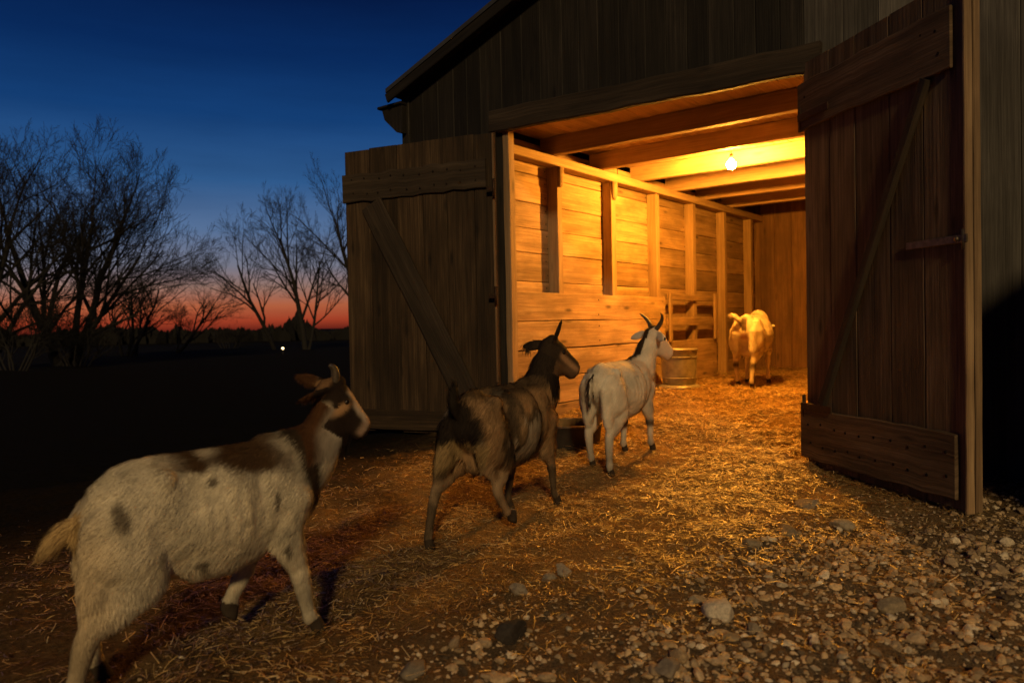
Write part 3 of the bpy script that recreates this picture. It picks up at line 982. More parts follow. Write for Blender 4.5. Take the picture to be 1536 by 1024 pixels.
    rib = P.get('rib', 1.0) * np.sin(U[:, 0] * 2 * np.pi / .047 + U[:, 2] * 5) * .0022 * np.exp(-((U[:, 0] - .02) / .12) ** 2 - ((U[:, 2] - .55) / .10) ** 2)
    spine = .010 * np.exp(-(U[:, 1] / .022) ** 2) * (U[:, 2] > .66) * (U[:, 0] > -.40) * (U[:, 0] < .3)
    lump = (fbm(U * 7, 99, 3) - .5) * .016
    dsp = (dsp + rib + spine + lump * (U[:, 2] > .3)) * s * P.get('bony', 1.0)
    V = V + N * dsp[:, None]
    me.vertices.foreach_set('co', np.ascontiguousarray(V, np.float32).ravel()); me.update()
    N = np.empty(n * 3, np.float32); me.vertices.foreach_get('normal', N); N = N.reshape(-1, 3)
    me.polygons.foreach_set('use_smooth', np.ones(len(me.polygons), bool))
    hw_, hu_, hh_ = np.array(w), np.array(u), np.array(h)
    def frame(Q):
        d = (Q - np.array(poll)) / hs
        return np.stack([d @ hh_, d @ hw_, d @ hu_], -1)
    hoof = np.array([tuple(t) for t in hooves])
    tail = np.array(P['tail'])
    def regions(Q):
        """Q in unit coordinates -> masks"""
        hf = frame(Q)
        head = (hf[:, 0] > -.07) & (np.linalg.norm(hf - np.array([.08, 0, -.02]), axis=1) < .24) & (hf[:, 2] > -.135) & ~((hf[:, 0] < .035) & (hf[:, 2] < -.055 + .0 * hf[:, 0]) & (np.abs(hf[:, 1]) < .09))
        neck = (~head) & ((Q[:, 0] > .34) & (Q[:, 2] > .66) | (Q[:, 2] > .79)) & (Q[:, 0] > .1)
        legs = (Q[:, 2] < .36)
        dh = np.min(np.linalg.norm(Q[:, None, :] - hoof[None] - np.array([0, 0, .02]), axis=2), axis=1)
        tl = np.zeros(len(Q), bool)
        for k in range(1, len(tail)):
            a, b = tail[k - 1], tail[k]
            t = np.clip(((Q - a) @ (b - a)) / ((b - a) @ (b - a)), 0, 1)
            tl |= (np.linalg.norm(Q - a - t[:, None] * (b - a), axis=1) < .055)
        tl &= (Q[:, 0] < -.40) | (Q[:, 2] > .80) & (Q[:, 0] < -.2)
        return hf, head, neck, legs, dh, tl
    def paint(Q):
        hf, head, neck, legs, dh, tl = regions(Q)
        c = P['coat'](Q, hf, head, neck, legs, tl)
        c = np.where((dh < .048)[:, None], np.array([.045, .034, .025]), c)                 # hooves
        nose = head & (hf[:, 0] > .192)
        c = np.where(nose[:, None], c * .3 + np.array([.02, .014, .012]), c)
        return np.clip(c, .004, .9)
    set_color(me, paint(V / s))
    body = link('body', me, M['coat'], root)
    # fur
    me.calc_loop_triangles()
    T = np.empty(len(me.loop_triangles) * 3, np.int32); me.loop_triangles.foreach_get('vertices', T); T = T.reshape(-1, 3)
    A = np.linalg.norm(np.cross(V[T[:, 1]] - V[T[:, 0]], V[T[:, 2]] - V[T[:, 0]]), axis=1)
    nf = P.get('hairs', 20000)
    ti = RNG.choice(len(T), nf, p=A / A.sum())
    r1 = np.sqrt(RNG.uniform(0, 1, nf)); r2 = RNG.uniform(0, 1, nf)
    bw = np.stack([1 - r1, r1 * (1 - r2), r1 * r2], -1)
    p = (V[T[ti]] * bw[..., None]).sum(1); nn = (N[T[ti]] * bw[..., None]).sum(1); nn /= np.linalg.norm(nn, axis=1)[:, None] + 1e-9
    Q = p / s
    hf, head, neck, legs, dh, tl = regions(Q)
    flow = np.tile(np.array([-.75, 0, -.65]), (nf, 1))
    flow[legs] = (-.1, 0, -1)
    flow[neck] = (-.35, 0, -.9)
    flow[head] = -hh_ * .9 + np.array([0, 0, -.3])
    td = np.array(P['tail'][-1]) - np.array(P['tail'][0]); td /= np.linalg.norm(td)
    flow[tl] = td
    flow += RNG.normal(0, .10, (nf, 3)) + .45 * (np.stack([noise(Q * 9, 41 + k) for k in range(3)], -1) - .5)
    flow -= nn * (flow * nn).sum(1)[:, None]; flow /= np.linalg.norm(flow, axis=1)[:, None] + 1e-9
    L = np.full(nf, P.get('fur', .034))
    L[(Q[:, 2] < .46) & (Q[:, 0] > -.3) & (Q[:, 0] < .32) & ~legs] *= 1.25
    L[(Q[:, 2] > .70) & (np.abs(Q[:, 1]) < .04) & ~neck & ~head] *= 1.15
    L[legs] = .014 + .034 * P.get('feather', 0.) * sstep(.04, .36, Q[legs][:, 2]); L[head] = .012; L[neck] *= P.get('mane', .8); L[tl] = P.get('tail_fur', .06)
    L[dh < .06] = .003
    beard = head & (hf[:, 2] < -.09) & (hf[:, 0] > .07) & (hf[:, 0] < .155) & (np.abs(hf[:, 1]) < .03)
    if P.get('beard'):
        L[beard] = P['beard']; flow[beard] = flow[beard] * .25 + np.array([0, 0, -1])
    L = L * s * RNG.uniform(.6, 1.25, nf)
    lift = np.where(legs | head, .14, .17)[:, None] * RNG.uniform(.5, 1.5, nf)[:, None]
    lift = np.where((beard if P.get('beard') else np.zeros(nf, bool))[:, None], .0, lift)
    wv = np.cross(flow, nn); wv += nn * RNG.normal(0, .3, nf)[:, None]; wv /= np.linalg.norm(wv, axis=1)[:, None] + 1e-9
    wd = (P.get('hair_w', .0016) * RNG.uniform(.6, 1.2, nf))[:, None]
    m_ = p + (nn * lift * 1.3 + flow * .92) * (L * .5)[:, None]
    tip = p + (nn * lift * 1.0 + flow * .95 + np.array([0, 0, -.12])) * L[:, None]
    p0 = p - nn * .002
    HV = np.stack([p0 - wv * wd, p0 + wv * wd, m_ - wv * wd * .8, m_ + wv * wd * .8, tip], 1).reshape(-1, 3)
    b = np.arange(nf)[:, None] * 5
    HT = np.concatenate([b + np.array([0, 1, 3]), b + np.array([0, 3, 2]), b + np.array([2, 3, 4])], 0)
    hm = tri_mesh('fur', HV, HT, True)
    jt = P.get('jitter', .13)
    strk = .78 + .44 * noise(np.stack([Q[:, 0] * 14 + Q[:, 2] * 14, Q[:, 1] * 20, (Q[:, 2] - Q[:, 0]) * 45], -1), 7)
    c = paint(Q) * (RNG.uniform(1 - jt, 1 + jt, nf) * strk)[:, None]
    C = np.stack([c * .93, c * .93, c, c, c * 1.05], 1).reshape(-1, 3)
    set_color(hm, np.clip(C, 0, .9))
    cn = nn + wv * RNG.normal(0, .10, nf)[:, None] + flow * RNG.normal(0, .06, nf)[:, None]; cn /= np.linalg.norm(cn, axis=1)[:, None]
    hm.normals_split_custom_set_from_vertices(np.repeat(cn, 5, 0).tolist())
    link('fur', hm, M['coat'], root)
    # eyes
    for q in (-1, 1):
        eb = MB(); eb.ball(tuple(hd(.058, q * .056, -.004) * s), .0125 * s * hs, n=12, m=8); eb.build('eye', M['eye'], root)
    # horns
    for hn in P.get('horns', []):
        q, pts, r = hn
        P3 = [hd(a, q * bb, c) * s for a, bb, c in pts]
        hb_ = MB(); hb_.tube(P3, [r * s, r * .95 * s, r * .75 * s, r * .5 * s, r * .14 * s][:len(P3)], 10, 5, round_ends=False, flat=.8)
        hb_.build('horn', M['horn'], root)
    return root


def lerp(a, b, t): return a * (1 - t[:, None]) + b * t[:, None]


CREAM = np.array([.66, .60, .46])


def coat_spotted(Q, hf, head, neck, legs, tl):
    x, y, z = Q.T; n = fbm(Q * 5.5, 3, 3); n2 = fbm(Q * 14, 8, 3)
    c = np.tile(CREAM, (len(Q), 1)) * (.80 + .4 * n2)[:, None]
    c = c * (1 - .30 * sstep(.5, .68, fbm(Q * np.array([3., 3., 6.]), 77, 3)) * sstep(-.2, .05, x))[:, None]
    c = lerp(c, np.array([.50, .36, .18]), .55 * sstep(-.28, -.45, x) * sstep(.75, .45, z))
    grey = sstep(.60, .72, z + (n - .5) * .4) * sstep(-.02, .10, x) * sstep(.36, .24, x)
    c = lerp(c, np.array([.17, .13, .09]), .75 * grey * sstep(.35, .55, n2 + .08))
    sad = sstep(.675, .735, z + (n - .5) * .30) * sstep(-.22, -.06, x + (n2 - .5) * .1) * sstep(.34, .18, x)
    c = lerp(c, np.array([.075, .042, .020]), sad)
    band = np.exp(-((x - .36 + .22 * (z - .68) + (n - .5) * .06) / .042) ** 2) * sstep(.44, .54, z)
    c = lerp(c, np.array([.045, .030, .018]), np.clip(band * 1.4, 0, 1))
    for (cx, cz, rx, rz) in ((-.325, .59, .026, .050), (-.02, .655, .020, .016), (-.06, .37, .030, .026), (.20, .56, .012, .04), (.245, .36, .016, .03)):
        k = np.exp(-(((x - cx) / rx) ** 2 + ((z - cz) / rz) ** 2)) * (y < 0)
        c = lerp(c, np.array([.06, .04, .025]), sstep(.22, .72, k + (n2 - .5) * .5) * .8)
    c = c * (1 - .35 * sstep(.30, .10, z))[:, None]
    c = np.where(tl[:, None], np.array([.52, .37, .17]) * (.7 + .6 * n2)[:, None], c)
    c = np.where(neck[:, None], lerp(np.tile(np.array([.46, .41, .33]), (len(Q), 1)), np.array([.075, .034, .015]), sstep(.055, -.03, (x - .40) - (z - .72) * .28 + (n - .5) * .12)), c)
    hc = np.tile(np.array([.022, .014, .010]), (len(Q), 1)) * (.6 + .8 * n2)[:, None]
    a_, c_ = hf[:, 0], hf[:, 2]
    stripe = sstep(.012, .034, c_ + .37 * a_ - .012 + (n2 - .5) * .05) * sstep(.03, .055, a_)
    hc = lerp(hc, np.array([.48, .39, .30]), stripe)
    tan = np.exp(-(((a_ - .070 - .3 * c_) / .020) ** 2 + ((c_ + .040) / .040) ** 2))
    hc = lerp(hc, np.array([.40, .24, .12]), np.clip(tan * 1.7 - .2, 0, 1))
    chk = np.exp(-(((a_ - .01) / .028) ** 2 + ((c_ + .07) / .03) ** 2)); hc = lerp(hc, np.array([.38, .31, .23]), np.clip(chk * 1.4 - .2 + (n2 - .5) * .8, 0, 1))
    mz = sstep(.150, .178, a_) * sstep(-.10, -.075, c_); hc = lerp(hc, np.array([.38, .27, .20]), mz * .8)
    hc = lerp(hc, np.array([.30, .17, .08]), sstep(-.02, -.04, a_) * .6)
    ear = (np.abs(hf[:, 1]) > .066); hc = np.where(ear[:, None], np.array([.026, .018, .013]), hc)
    return np.where(head[:, None], hc, c)


def coat_mottled(Q, hf, head, neck, legs, tl):
    x, y, z = Q.T; n = fbm(Q * np.array([5, 5, 3.5]), 13, 3); n2 = fbm(Q * 12, 18, 3); n3 = fbm(Q * 4.2 + 7, 28, 2)
    c = np.tile(np.array([.25, .155, .078]), (len(Q), 1)) * (.5 + 1.0 * n2)[:, None]
    n4 = fbm(Q * np.array([9, 9, 6]) + 3, 63, 3)
    c = lerp(c, np.array([.048, .034, .022]), .9 * sstep(.47, .60, n + (n4 - .5) * .4))
    c = lerp(c, np.array([.36, .29, .21]), .85 * sstep(.54, .60, n4) * sstep(.22, -.05, x) * sstep(.36, .44, z))
    c = lerp(c, np.array([.30, .18, .085]), .8 * sstep(.56, .62, n3) * sstep(-.3, -.1, x))
    c = lerp(c, np.array([.030, .022, .015]), sstep(.70, .74, z + (n - .5) * .1) * .8)
    c = lerp(c, np.array([.018, .013, .010]), sstep(-.36, -.42, x) * sstep(.46, .52, z))
    c = lerp(c, np.array([.27, .19, .09]), sstep(-.34, -.38, x) * sstep(.53, .49, z) * sstep(.34, .40, z))
    c = lerp(c, np.array([.28, .20, .12]) * (.6 + .8 * n2)[:, None], sstep(.42, .24, z + (n4 - .5) * .25) * .95)
    c = lerp(c, np.array([.03, .022, .015]), .8 * sstep(.30, .26, z) * sstep(.50, .58, n))
    c = np.where(neck[:, None], np.array([.020, .014, .010]) * (.7 + .8 * n2)[:, None], c)
    c = np.where(tl[:, None], np.array([.016, .012, .009]), c)
    hc = np.tile(np.array([.030, .020, .013]), (len(Q), 1)) * (.7 + .6 * n2)[:, None]
    st = np.exp(-((hf[:, 2] + .012 + .25 * hf[:, 0]) / .018) ** 2) * sstep(.03, .07, hf[:, 0])
    hc = lerp(hc, np.array([.32, .18, .09]), np.clip(st * 1.3, 0, 1))
    hc = lerp(hc, np.array([.13, .075, .04]), sstep(-.05, -.075, hf[:, 2]) * .9)
    return np.where(head[:, None], hc, c)


def coat_white(Q, hf, head, neck, legs, tl):
    x, y, z = Q.T; n2 = fbm(Q * 12, 48, 3); n = fbm(Q * 5, 43, 3)
    c = np.tile(np.array([.62, .56, .46]), (len(Q), 1)) * (.80 + .4 * n2)[:, None]
    rim = sstep(-.40, -.44, x) * (y > .02) * sstep(.40, .5, z)
    c = lerp(c, np.array([.20, .11, .05]), .7 * rim)
    c = lerp(c, np.array([.05, .035, .022]), sstep(.03, .012, np.abs(y)) * sstep(.73, .75, z) * sstep(.0, .14, x) * (~head))
    back = (Q[:, 0] - .36) - (z - .76) * .35 < .02
    c = np.where((neck & (np.abs(y - (z - .7) * -.12) < .026) & back)[:, None], np.array([.035, .022, .014]), c)
    c = np.where((tl & (np.abs(y) < .009))[:, None], np.array([.03, .02, .014]), c)
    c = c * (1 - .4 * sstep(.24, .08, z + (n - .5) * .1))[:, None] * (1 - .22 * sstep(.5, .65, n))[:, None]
    for cx in (.28, .36):
        k = np.exp(-((z - .255) / .03) ** 2) * (x > .1)
        c = lerp(c, np.array([.06, .04, .025]), np.clip(k, 0, 1) * .8)
    hc = np.tile(np.array([.60, .52, .42]), (len(Q), 1)) * (.85 + .3 * n2)[:, None]
    hc = np.where(((np.abs(hf[:, 1]) < .022) & (hf[:, 0] < .02))[:, None], np.array([.04, .025, .015]), hc)
    return np.where(head[:, None], hc, c)


def coat_cream(Q, hf, head, neck, legs, tl):
    x, y, z = Q.T; n2 = fbm(Q * 12, 58, 3)
    c = np.tile(np.array([.58, .50, .35]), (len(Q), 1)) * (.80 + .4 * n2)[:, None]
    c = lerp(c, np.array([.08, .055, .03]), sstep(.034, .018, np.abs(y + .004)) * sstep(-.37, -.41, x) * sstep(.57, .60, z))
    c = lerp(c, np.array([.06, .04, .025]), np.exp(-((z - .24) / .04) ** 2) * (x < 0))
    c = lerp(c, np.array([.50, .28, .19]), .9 * sstep(.05, .02, np.abs(y)) * sstep(-.39, -.42, x) * sstep(.575, .55, z) * sstep(.47, .50, z))
    return c


S = 1
goat_spotted = make_goat(dict(
    s=.945, loc=(2.185, -4.38), yaw=79.5, voxel=.0068, feather=.55, hairs=95000, hair_w=.0011, fur=.027, coat=coat_spotted, belly=.95, leg_r=1.0, smooth=16, croup=(-.22, .662),
    trunk=[(-.440, .505, .03, .05), (-.425, .512, .072, .092), (-.385, .528, .108, .135), (-.31, .545, .142, .176), (-.20, .535, .165, .206), (-.07, .515, .184, .228),
           (.06, .515, .188, .232), (.17, .535, .172, .218), (.26, .562, .146, .198), (.33, .575, .122, .175), (.39, .58, .092, .140), (.43, .585, .05, .08)],
    label='nearest goat, shaggy cream white with brown back and head, at the lower left',
    poll=(.50, -.03, .925), head_yaw=-22, head_pitch=36, head_scale=1.02, neck_r=.84, ear_w=.8,
    ears=[(-.72, .5, -.85, .17), (-.9, .45, -.25, .16)],
    fr=[(.27, -.085, .55), (.25, -.10, .40), (.30, -.10, .25), (.335, -.10, .075), (.365, -.10, .0)],
    fl=[(.26, .085, .55), (.22, .10, .40), (.17, .10, .26), (.10, .10, .13), (.09, .10, .075)],
    hr=[(-.28, -.085, .53), (-.26, -.105, .37), (-.42, -.105, .24), (-.47, -.105, .09), (-.46, -.105, .0)],
    hl=[(-.28, .085, .54), (-.22, .09, .38), (-.38, .07, .25), (-.38, .06, .08), (-.36, .06, .0)], thigh=.95,
    hoof_tilt={'fl': -35},
    tail=[(-.41, 0, .555), (-.45, 0, .545), (-.49, .005, .51), (-.52, .01, .48)], tail_r=[.03, .036, .034, .018], tail_fur=.05,
    beard=.075, horns=[(-1, [(-.015, .022, .035), (-.03, .026, .06), (-.05, .03, .078), (-.07, .034, .082)], .017), (1, [(-.015, .022, .035), (-.03, .026, .06), (-.05, .03, .078), (-.07, .034, .082)], .017)]))

goat_mottled = make_goat(dict(
    s=1.08, loc=(1.91, -2.37), yaw=97, voxel=.0085, jitter=.4, bony=1.2, rib=.35, hairs=30000, hair_w=.0020, fur=.040, coat=coat_mottled, belly=.96, udder=True, leg_r=.8, mane=1.3,
    label='dark brown mottled goat with black neck and raised tail beside the left door',
    poll=(.46, -.05, .945), neck_mid=(.43, -.02, .80), head_yaw=-40, head_pitch=27, head_scale=1.06, thigh=.92,
    ears=[(-.2, .25, 1.0, .15), (-.75, .8, -.5, .15)],
    fr=[(.28, -.085, .55), (.28, -.10, .40), (.34, -.10, .25), (.37, -.10, .075), (.40, -.10, .0)],
    fl=[(.27, .085, .55), (.27, .10, .40), (.23, .10, .25), (.18, .10, .075), (.20, .10, .0)],
    hr=[(-.29, -.085, .56), (-.18, -.105, .41), (-.26, -.105, .26), (-.17, -.105, .13), (-.13, -.105, .06)],
    hl=[(-.30, .085, .56), (-.26, .105, .41), (-.47, .115, .28), (-.54, .115, .09), (-.54, .115, .0)],
    hoof_tilt={'hr': -25},
    tail=[(-.41, 0, .63), (-.455, 0, .67), (-.47, .0, .73), (-.45, .0, .80)], tail_r=[.032, .038, .036, .016], tail_fur=.045))

goat_white = make_goat(dict(
    s=1.05, loc=(1.60, -.48), yaw=93, voxel=.0085, bony=1.25, hairs=20000, hair_w=.0024, fur=.024, coat=coat_white,
    label='white goat with two dark curved horns and a black stripe down its neck',
    poll=(.46, -.075, .945), neck_mid=(.42, -.03, .80), head_yaw=-24, head_pitch=26, head_scale=1.18, leg_r=1.0,
    ears=[(-.15, .9, -.55, .14), (-.25, 1.0, -.5, .14)],
    fr=[(.27, -.085, .55), (.27, -.10, .40), (.32, -.10, .25), (.33, -.10, .075), (.36, -.10, .0)],
    fl=[(.27, .085, .55), (.26, .10, .40), (.27, .10, .25), (.25, .10, .075), (.27, .10, .0)],
    hr=[(-.29, -.085, .56), (-.20, -.105, .41), (-.38, -.105, .27), (-.39, -.105, .08), (-.37, -.105, .0)],
    hl=[(-.29, .085, .56), (-.18, .105, .41), (-.31, .105, .26), (-.28, .105, .08), (-.26, .105, .0)],
    tail=[(-.42, 0, .63), (-.465, 0, .63), (-.478, .0, .55), (-.47, .0, .45)], tail_r=[.028, .032, .026, .012], tail_fur=.05,
    horns=[(q, [(-.01, .028, .035), (-.012, .046, .068), (-.028, .072, .098), (-.058, .095, .118), (-.085, .105, .122)], .024) for q in (-1, 1)]))

goat_cream = make_goat(dict(
    s=1.22, loc=(1.16, 3.72), yaw=99, voxel=.011, bony=.8, hairs=11000, hair_w=.0036, fur=.022, coat=coat_cream, udder=True, belly=1.1,
    label='cream goat seen from behind with its tail raised, farthest inside the barn',
    poll=(.56, .05, .60), neck_mid=(.48, .02, .62), head_yaw=10, head_pitch=55, leg_r=.92,
    ears=[(-.2, 1, -.2), (-.2, 1, -.2)],
    fr=[(.27, -.085, .55), (.26, -.10, .40), (.30, -.10, .25), (.31, -.10, .075), (.33, -.10, .0)],
    fl=[(.27, .085, .55), (.26, .10, .40), (.22, .10, .25), (.19, .10, .075), (.21, .10, .0)],
    hr=[(-.29, -.085, .56), (-.22, -.10, .41), (-.41, -.085, .27), (-.45, -.075, .08), (-.44, -.075, .0)],
    hl=[(-.29, .085, .56), (-.18, .11, .41), (-.30, .11, .27), (-.24, .11, .08), (-.22, .11, .0)],
    tail=[(-.41, .02, .655), (-.45, .045, .70), (-.465, .085, .735), (-.465, .125, .73)], tail_r=[.03, .036, .036, .022], tail_fur=.035))


# ------------------------------------------------------------------ trees
def make_tree(base, spec, label, seed, cat='tree', name='bare_tree', group='bare trees on the skyline'):
    g = random.Random(seed)
    big, small = [], []
    def grow(p, d, L, r, dep, tgt):
        m = 5 if dep < 2 else 4
        pts, rad = [p.copy()], [r]
        q = p.copy(); dd = d.copy()
        for i in range(m):
            dd = (dd + Vector((g.gauss(0, 1), g.gauss(0, 1), g.gauss(0, 1))) * spec.get('wob', .11) + Vector((0, 0, spec.get('up', .06)))).normalized()
            q = q + dd * (L / m); pts.append(q.copy()); rad.append(max(r * (1 - .62 * (i + 1) / m), .0045))
        (big if dep <= spec.get('trunk_dep', 0) else small).append((pts, rad, 7 if dep == 0 else (5 if dep < 3 else 3)))
        if dep >= spec['dep'] or L < .10: return
        nc = spec['kids'][min(dep, len(spec['kids']) - 1)]
        for k in range(nc):
            f = spec['start'][min(dep, len(spec['start']) - 1)] + (1 - spec['start'][min(dep, len(spec['start']) - 1)]) * ((k + g.random()) / nc)
            f = min(f, .99); i = min(int(f * m), m - 1); t = f * m - i
            bp = pts[i].lerp(pts[i + 1], t); br = rad[i] * (1 - t) + rad[i + 1] * t
            ax = (pts[i + 1] - pts[i]).normalized()
            ang = R(g.uniform(*spec['ang'])) * (1.0 if k < nc - 1 else .4); az = g.uniform(0, 2 * math.pi) if dep else (k * 2.4 + g.uniform(-.5, .5))
            o = ax.orthogonal().normalized(); o2 = ax.cross(o)
            nd = (ax * math.cos(ang) + (o * math.cos(az) + o2 * math.sin(az)) * math.sin(ang)).normalized()
            nl = L * g.uniform(*spec['len']) * (1.15 - .45 * f)
            grow(bp, nd, nl, max(br * g.uniform(.5, .72), .0045), dep + 1, tgt)
    for (dx, dy, lean, leanaz, L, r) in spec['stems']:
        d = Vector((math.sin(R(lean)) * math.cos(leanaz), math.sin(R(lean)) * math.sin(leanaz), math.cos(R(lean))))
        grow(Vector((dx, dy, -.15)), d, L, r, 0, None)
    o = empty(name, (base[0], base[1], gz(base[0], base[1])))
    tag(o, label, cat, group)
    def tubes(lst):
        Vs, Ts = [], []; b = 0
        for pts, rad, n in lst:
            for k, p in enumerate(pts):
                t = (pts[min(k + 1, len(pts) - 1)] - pts[max(k - 1, 0)]).normalized()
                u = t.orthogonal().normalized(); v = t.cross(u)
                for i in range(n):
                    a = 2 * math.pi * i / n
                    Vs.append(p + (u * math.cos(a) + v * math.sin(a)) * rad[k])
            for k in range(len(pts) - 1):
                for i in range(n):
                    j = (i + 1) % n
                    Ts.append((b + k * n + i, b + k * n + j, b + (k + 1) * n + j, b + (k + 1) * n + i))
            b += n * len(pts)
        return np.array([tuple(v) for v in Vs]), np.array(Ts)
    V, T = tubes(big); link('trunk', tri_mesh('trunk', V, T, True), M['bark'], o)
    V, T = tubes(small); link('crown', tri_mesh('crown', V, T, True), M['bark'], o)
    return o


# in the picture "right" is camera right: azimuth of a lean
RT = YAW; LT = YAW + math.pi
spread = dict(dep=5, kids=[7, 5, 5, 4, 3], start=[.22, .2, .15, .15, .1], ang=(24, 52), len=(.52, .72), wob=.10, up=.05)
upright = dict(dep=5, kids=[8, 5, 5, 4, 3], start=[.25, .22, .15, .15, .1], ang=(20, 42), len=(.40, .62), wob=.08, up=.07)
small = dict(dep=4, kids=[7, 5, 5, 4], start=[.25, .2, .15, .1], ang=(24, 55), len=(.48, .72), wob=.12, up=.04)


def T(px, dist): return at_dist(px, dist)


make_tree(T(88, 27), dict(spread, stems=[(0, 0, 8, LT, 5.6, .18), (.5, .3, 22, RT, 5.4, .14), (-.5, .1, 24, LT, 4.8, .12), (.3, -.2, 40, RT, 5.0, .11), (.1, .3, 12, RT, 5.5, .14)]),
          'broad many-stemmed bare tree, the widest crown on the left skyline', 5)
make_tree(T(-28, 25), dict(spread, stems=[(0, 0, 6, RT, 5.2, .17), (.4, 0, 22, RT, 4.2, .11)]), 'tall bare tree cut off by the left edge', 9)
make_tree(T(188, 36), dict(small, stems=[(0, 0, 8, RT, 3.3, .10), (.4, 0, 20, RT, 3.6, .09), (-.3, 0, 18, LT, 2.8, .08), (.6, .2, 8, RT, 3.0, .07)]),
          'bushy low bare tree just right of the widest tree', 14)
make_tree(T(262, 40), dict(small, stems=[(0, 0, 38, RT, 3.4, .10), (0.1, 0, 15, RT, 2.0, .05)]), 'small bare tree leaning right over the brightest orange sky', 21)
make_tree(T(413, 42), dict(small, dep=5, kids=[7, 5, 4, 3], stems=[(0, 0, 24, LT, 5.2, .13)], ang=(22, 48)), 'bare tree leaning left beside the tall tree near the left door', 23)
make_tree(T(458, 41), dict(upright, stems=[(0, 0, 2, LT, 6.3, .16), (.25, 0, 12, RT, 5.0, .09)], wob=.05, kids=[9, 5, 4, 4, 3], ang=(24, 50), len=(.46, .68)), 'tall slender forked bare tree standing alone left of the barn door', 33)
make_tree(T(545, 39), dict(upright, stems=[(0, 0, 4, LT, 6.8, .16)]), 'bare tree half hidden behind the left barn door', 37)
for i, (px, d, lab) in enumerate(((20, 24, 'dense dark thicket shrub at the far left below the tall tree'), (112, 26, 'low bare shrub under the widest tree'), (345, 47, 'small bare shrub between the two leaning trees'))):
    k = [1.0, .8, .55][i]
    make_tree(T(px, d), dict(small, stems=[(g * .25, 0, 10 + 9 * abs(g), RT if g > 0 else LT, 1.9 * k, .035) for g in (-3, -2, -1, 0, 1, 2, 3)], kids=[6, 5, 4, 3], dep=3 if i else 4),
              lab, 50 + i, 'shrub', 'bare_shrub', 'bare shrubs on the skyline')


def far_woods():
    n = 5200
    px = RNG.uniform(-700, 1000, n); d = RNG.uniform(70, 100, n)
    f = np.array([-math.sin(YAW), math.cos(YAW)]); r = np.array([math.cos(YAW), math.sin(YAW)])
    P = CAM[:2] + f * d[:, None] + r * (d * (px - 768) / FPX)[:, None]
    hgt = (.75 + 2.3 * fbm(np.stack([px / 38, px * 0, px * 0], -1), 91, 4) ** 2) * RNG.uniform(.6, 1.15, n)
    wid = RNG.uniform(.25, .9, n); Vs = []; Ts = []
    a = RNG.uniform(0, np.pi, n)
    prof = [(-1, 0), (1, 0), (-.8, .45), (.85, .5), (-.35, .85), (.4, .8), (0, 1.0)]
    V = np.stack([np.stack([P[:, 0] + np.cos(a) * wid * u * RNG.uniform(.7, 1.2, n), P[:, 1] + np.sin(a) * wid * u, hgt * v * RNG.uniform(.9, 1.1, n) - .05], -1) for u, v in prof], 1).reshape(-1, 3)
    b = np.arange(n)[:, None] * 7
    T_ = np.concatenate([b + np.array(t) for t in ((0, 1, 3), (0, 3, 2), (2, 3, 5), (2, 5, 4), (4, 5, 6))], 0)
    o = link('distant_scrub', tri_mesh('distant_scrub', V, T_), M['scrub'])
    tag(o, 'low black band of distant scrub along the horizon', 'scrub', kind='stuff')


far_woods()


def yard_light():
    p = at_dist(424, 34)
    y = empty('yard_light', (p[0], p[1], 0))
    tag(y, 'tiny lit lamp on a short post far out in the dark field', 'lamp')
    b = MB(); b.ball((0, 0, .27), .045); b.build('lamp_globe', M['far_bulb'], y)
    b = MB(); b.tube([(0, 0, -.1), (0, 0, .22)], [.025, .025], 8); b.build('post', M['black'], y)


yard_light()

# ------------------------------------------------------------------ light
LAMP_DIR = Vector((.65, -.76, 0)).normalized(); EL = R(25)
sv = Vector((LAMP_DIR.x * math.cos(EL), LAMP_DIR.y * math.cos(EL), math.sin(EL)))
offscreen_lamp = bpy.data.lights.new('offscreen_lamp', 'SUN'); offscreen_lamp.energy = 1.4; offscreen_lamp.angle = R(5); offscreen_lamp.color = (1, .68, .31)  # stands for a warm yard lamp, unseen behind the camera
so = bpy.data.objects.new('offscreen_lamp', offscreen_lamp); COL.objects.link(so)
so.rotation_euler = sv.to_track_quat('Z', 'Y').to_euler()

world = bpy.data.worlds.new('World'); scene.world = world; world.use_nodes = True
nt = world.node_tree; bg = nt.nodes['Background']
tc = nt.nodes.new('ShaderNodeTexCoord'); sp = nt.nodes.new('ShaderNodeSeparateXYZ'); nt.links.new(tc.outputs['Generated'], sp.inputs[0])
X, Y, Z = sp.outputs
hl = math_node(nt, 'SQRT', math_node(nt, 'ADD', math_node(nt, 'MULTIPLY', X, X), math_node(nt, 'MULTIPLY', Y, Y)))
elv = math_node(nt, 'ARCTAN2', Z, hl)                                   # radians above the horizon
elf = math_node(nt, 'DIVIDE', elv, R(30.0))
def lin(r, g, b):
    f = lambda v: ((v / 255 + .055) / 1.055) ** 2.4 if v / 255 > .04045 else v / 255 / 12.92
    return (f(r), f(g), f(b))
def stop(y, c): return (max(0.0, math.degrees(math.atan((490 - y) / FPX)) / 30.0), lin(*c))
west = ramp(nt, [stop(492, (104, 34, 24)), stop(477, (160, 62, 38)), stop(456, (174, 94, 62)), stop(430, (150, 116, 104)), stop(400, (118, 120, 136)), stop(350, (84, 110, 148)), stop(280, (46, 88, 138)), stop(190, (20, 62, 116)), stop(100, (9, 42, 92)), stop(0, (5, 25, 66)), (1.0, lin(2, 12, 44))])
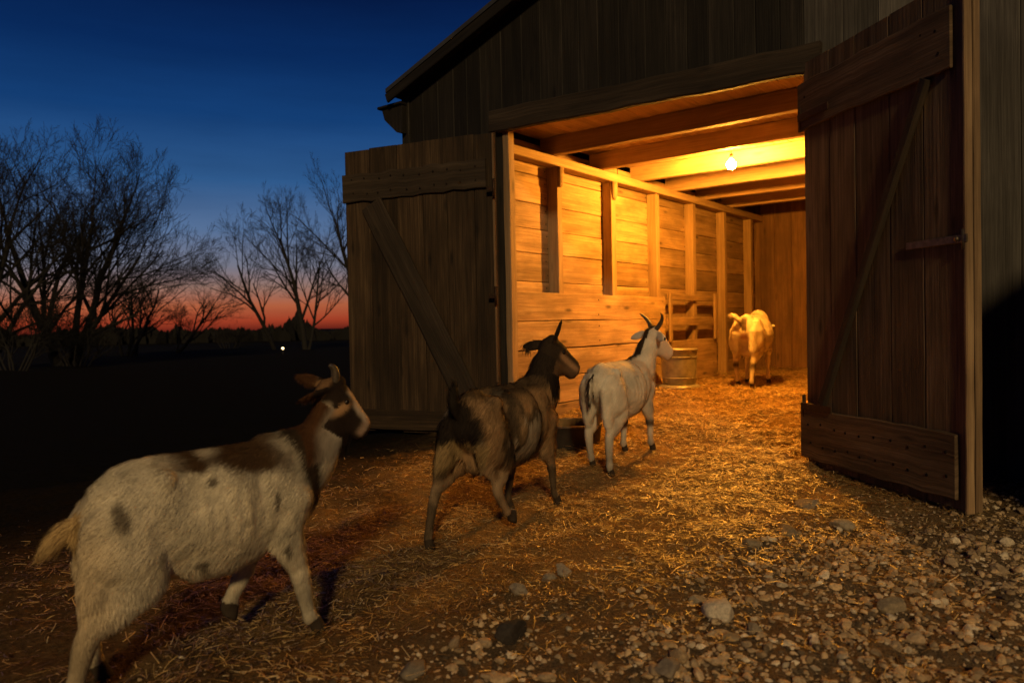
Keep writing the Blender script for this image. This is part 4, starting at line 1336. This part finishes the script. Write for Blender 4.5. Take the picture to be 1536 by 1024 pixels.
east = ramp(nt, [(0, lin(10, 16, 36)), (.2, lin(10, 28, 62)), (.6, lin(5, 22, 58)), (1, lin(2, 12, 40))])
for r_ in (west, east): nt.links.new(elf, r_.inputs[0])
gd = np.array([*(at_dist(430, 10) - CAM[:2])]); gd /= np.linalg.norm(gd)
dot = math_node(nt, 'DIVIDE', math_node(nt, 'ADD', math_node(nt, 'MULTIPLY', X, float(gd[0])), math_node(nt, 'MULTIPLY', Y, float(gd[1]))), math_node(nt, 'MAXIMUM', hl, .001))
w = ramp(nt, [(.20, (0, 0, 0)), (.86, (1, 1, 1))]); nt.links.new(dot, w.inputs[0])
mp = nt.nodes.new('ShaderNodeMapping'); mp.inputs['Scale'].default_value = (2.2, 2.2, 16); nt.links.new(tc.outputs['Generated'], mp.inputs[0])
hz = noise_node(nt, mp.outputs[0], 1.6, 5, .6)
hr = ramp(nt, [(.3, (.90, .90, .91)), (.7, (1.10, 1.09, 1.08))]); nt.links.new(hz, hr.inputs[0])
nt.links.new(mix_col(nt, 1.0, mix_col(nt, w.outputs[0], east.outputs[0], west.outputs[0]), hr.outputs[0], 'MULTIPLY'), bg.inputs['Color'])
bg.inputs['Strength'].default_value = 1.0

# ------------------------------------------------------------------ camera, view
cam = bpy.data.cameras.new('camera'); co = bpy.data.objects.new('camera', cam); COL.objects.link(co)
cam.sensor_width = 36; cam.lens = FPX / 1536 * 36; cam.clip_start = .05; cam.clip_end = 3000
co.matrix_world = Matrix.Translation(Vector(CAM)) @ _cam_rot.to_4x4()
cam.dof.use_dof = True; cam.dof.focus_distance = 5.0; cam.dof.aperture_fstop = 2.4
scene.camera = co
vs = scene.view_settings
scene.display_settings.display_device = 'sRGB'
vs.view_transform = 'Standard'; vs.look = 'None'; vs.exposure = 0; vs.gamma = 1
scene.render.engine = 'CYCLES'
scene.cycles.use_denoising = True
scene.cycles.denoiser = 'OPENIMAGEDENOISE'
scene.cycles.denoising_prefilter = 'ACCURATE'
scene.cycles.max_bounces = 10
scene.cycles.diffuse_bounces = 8
scene.cycles.sample_clamp_indirect = 8
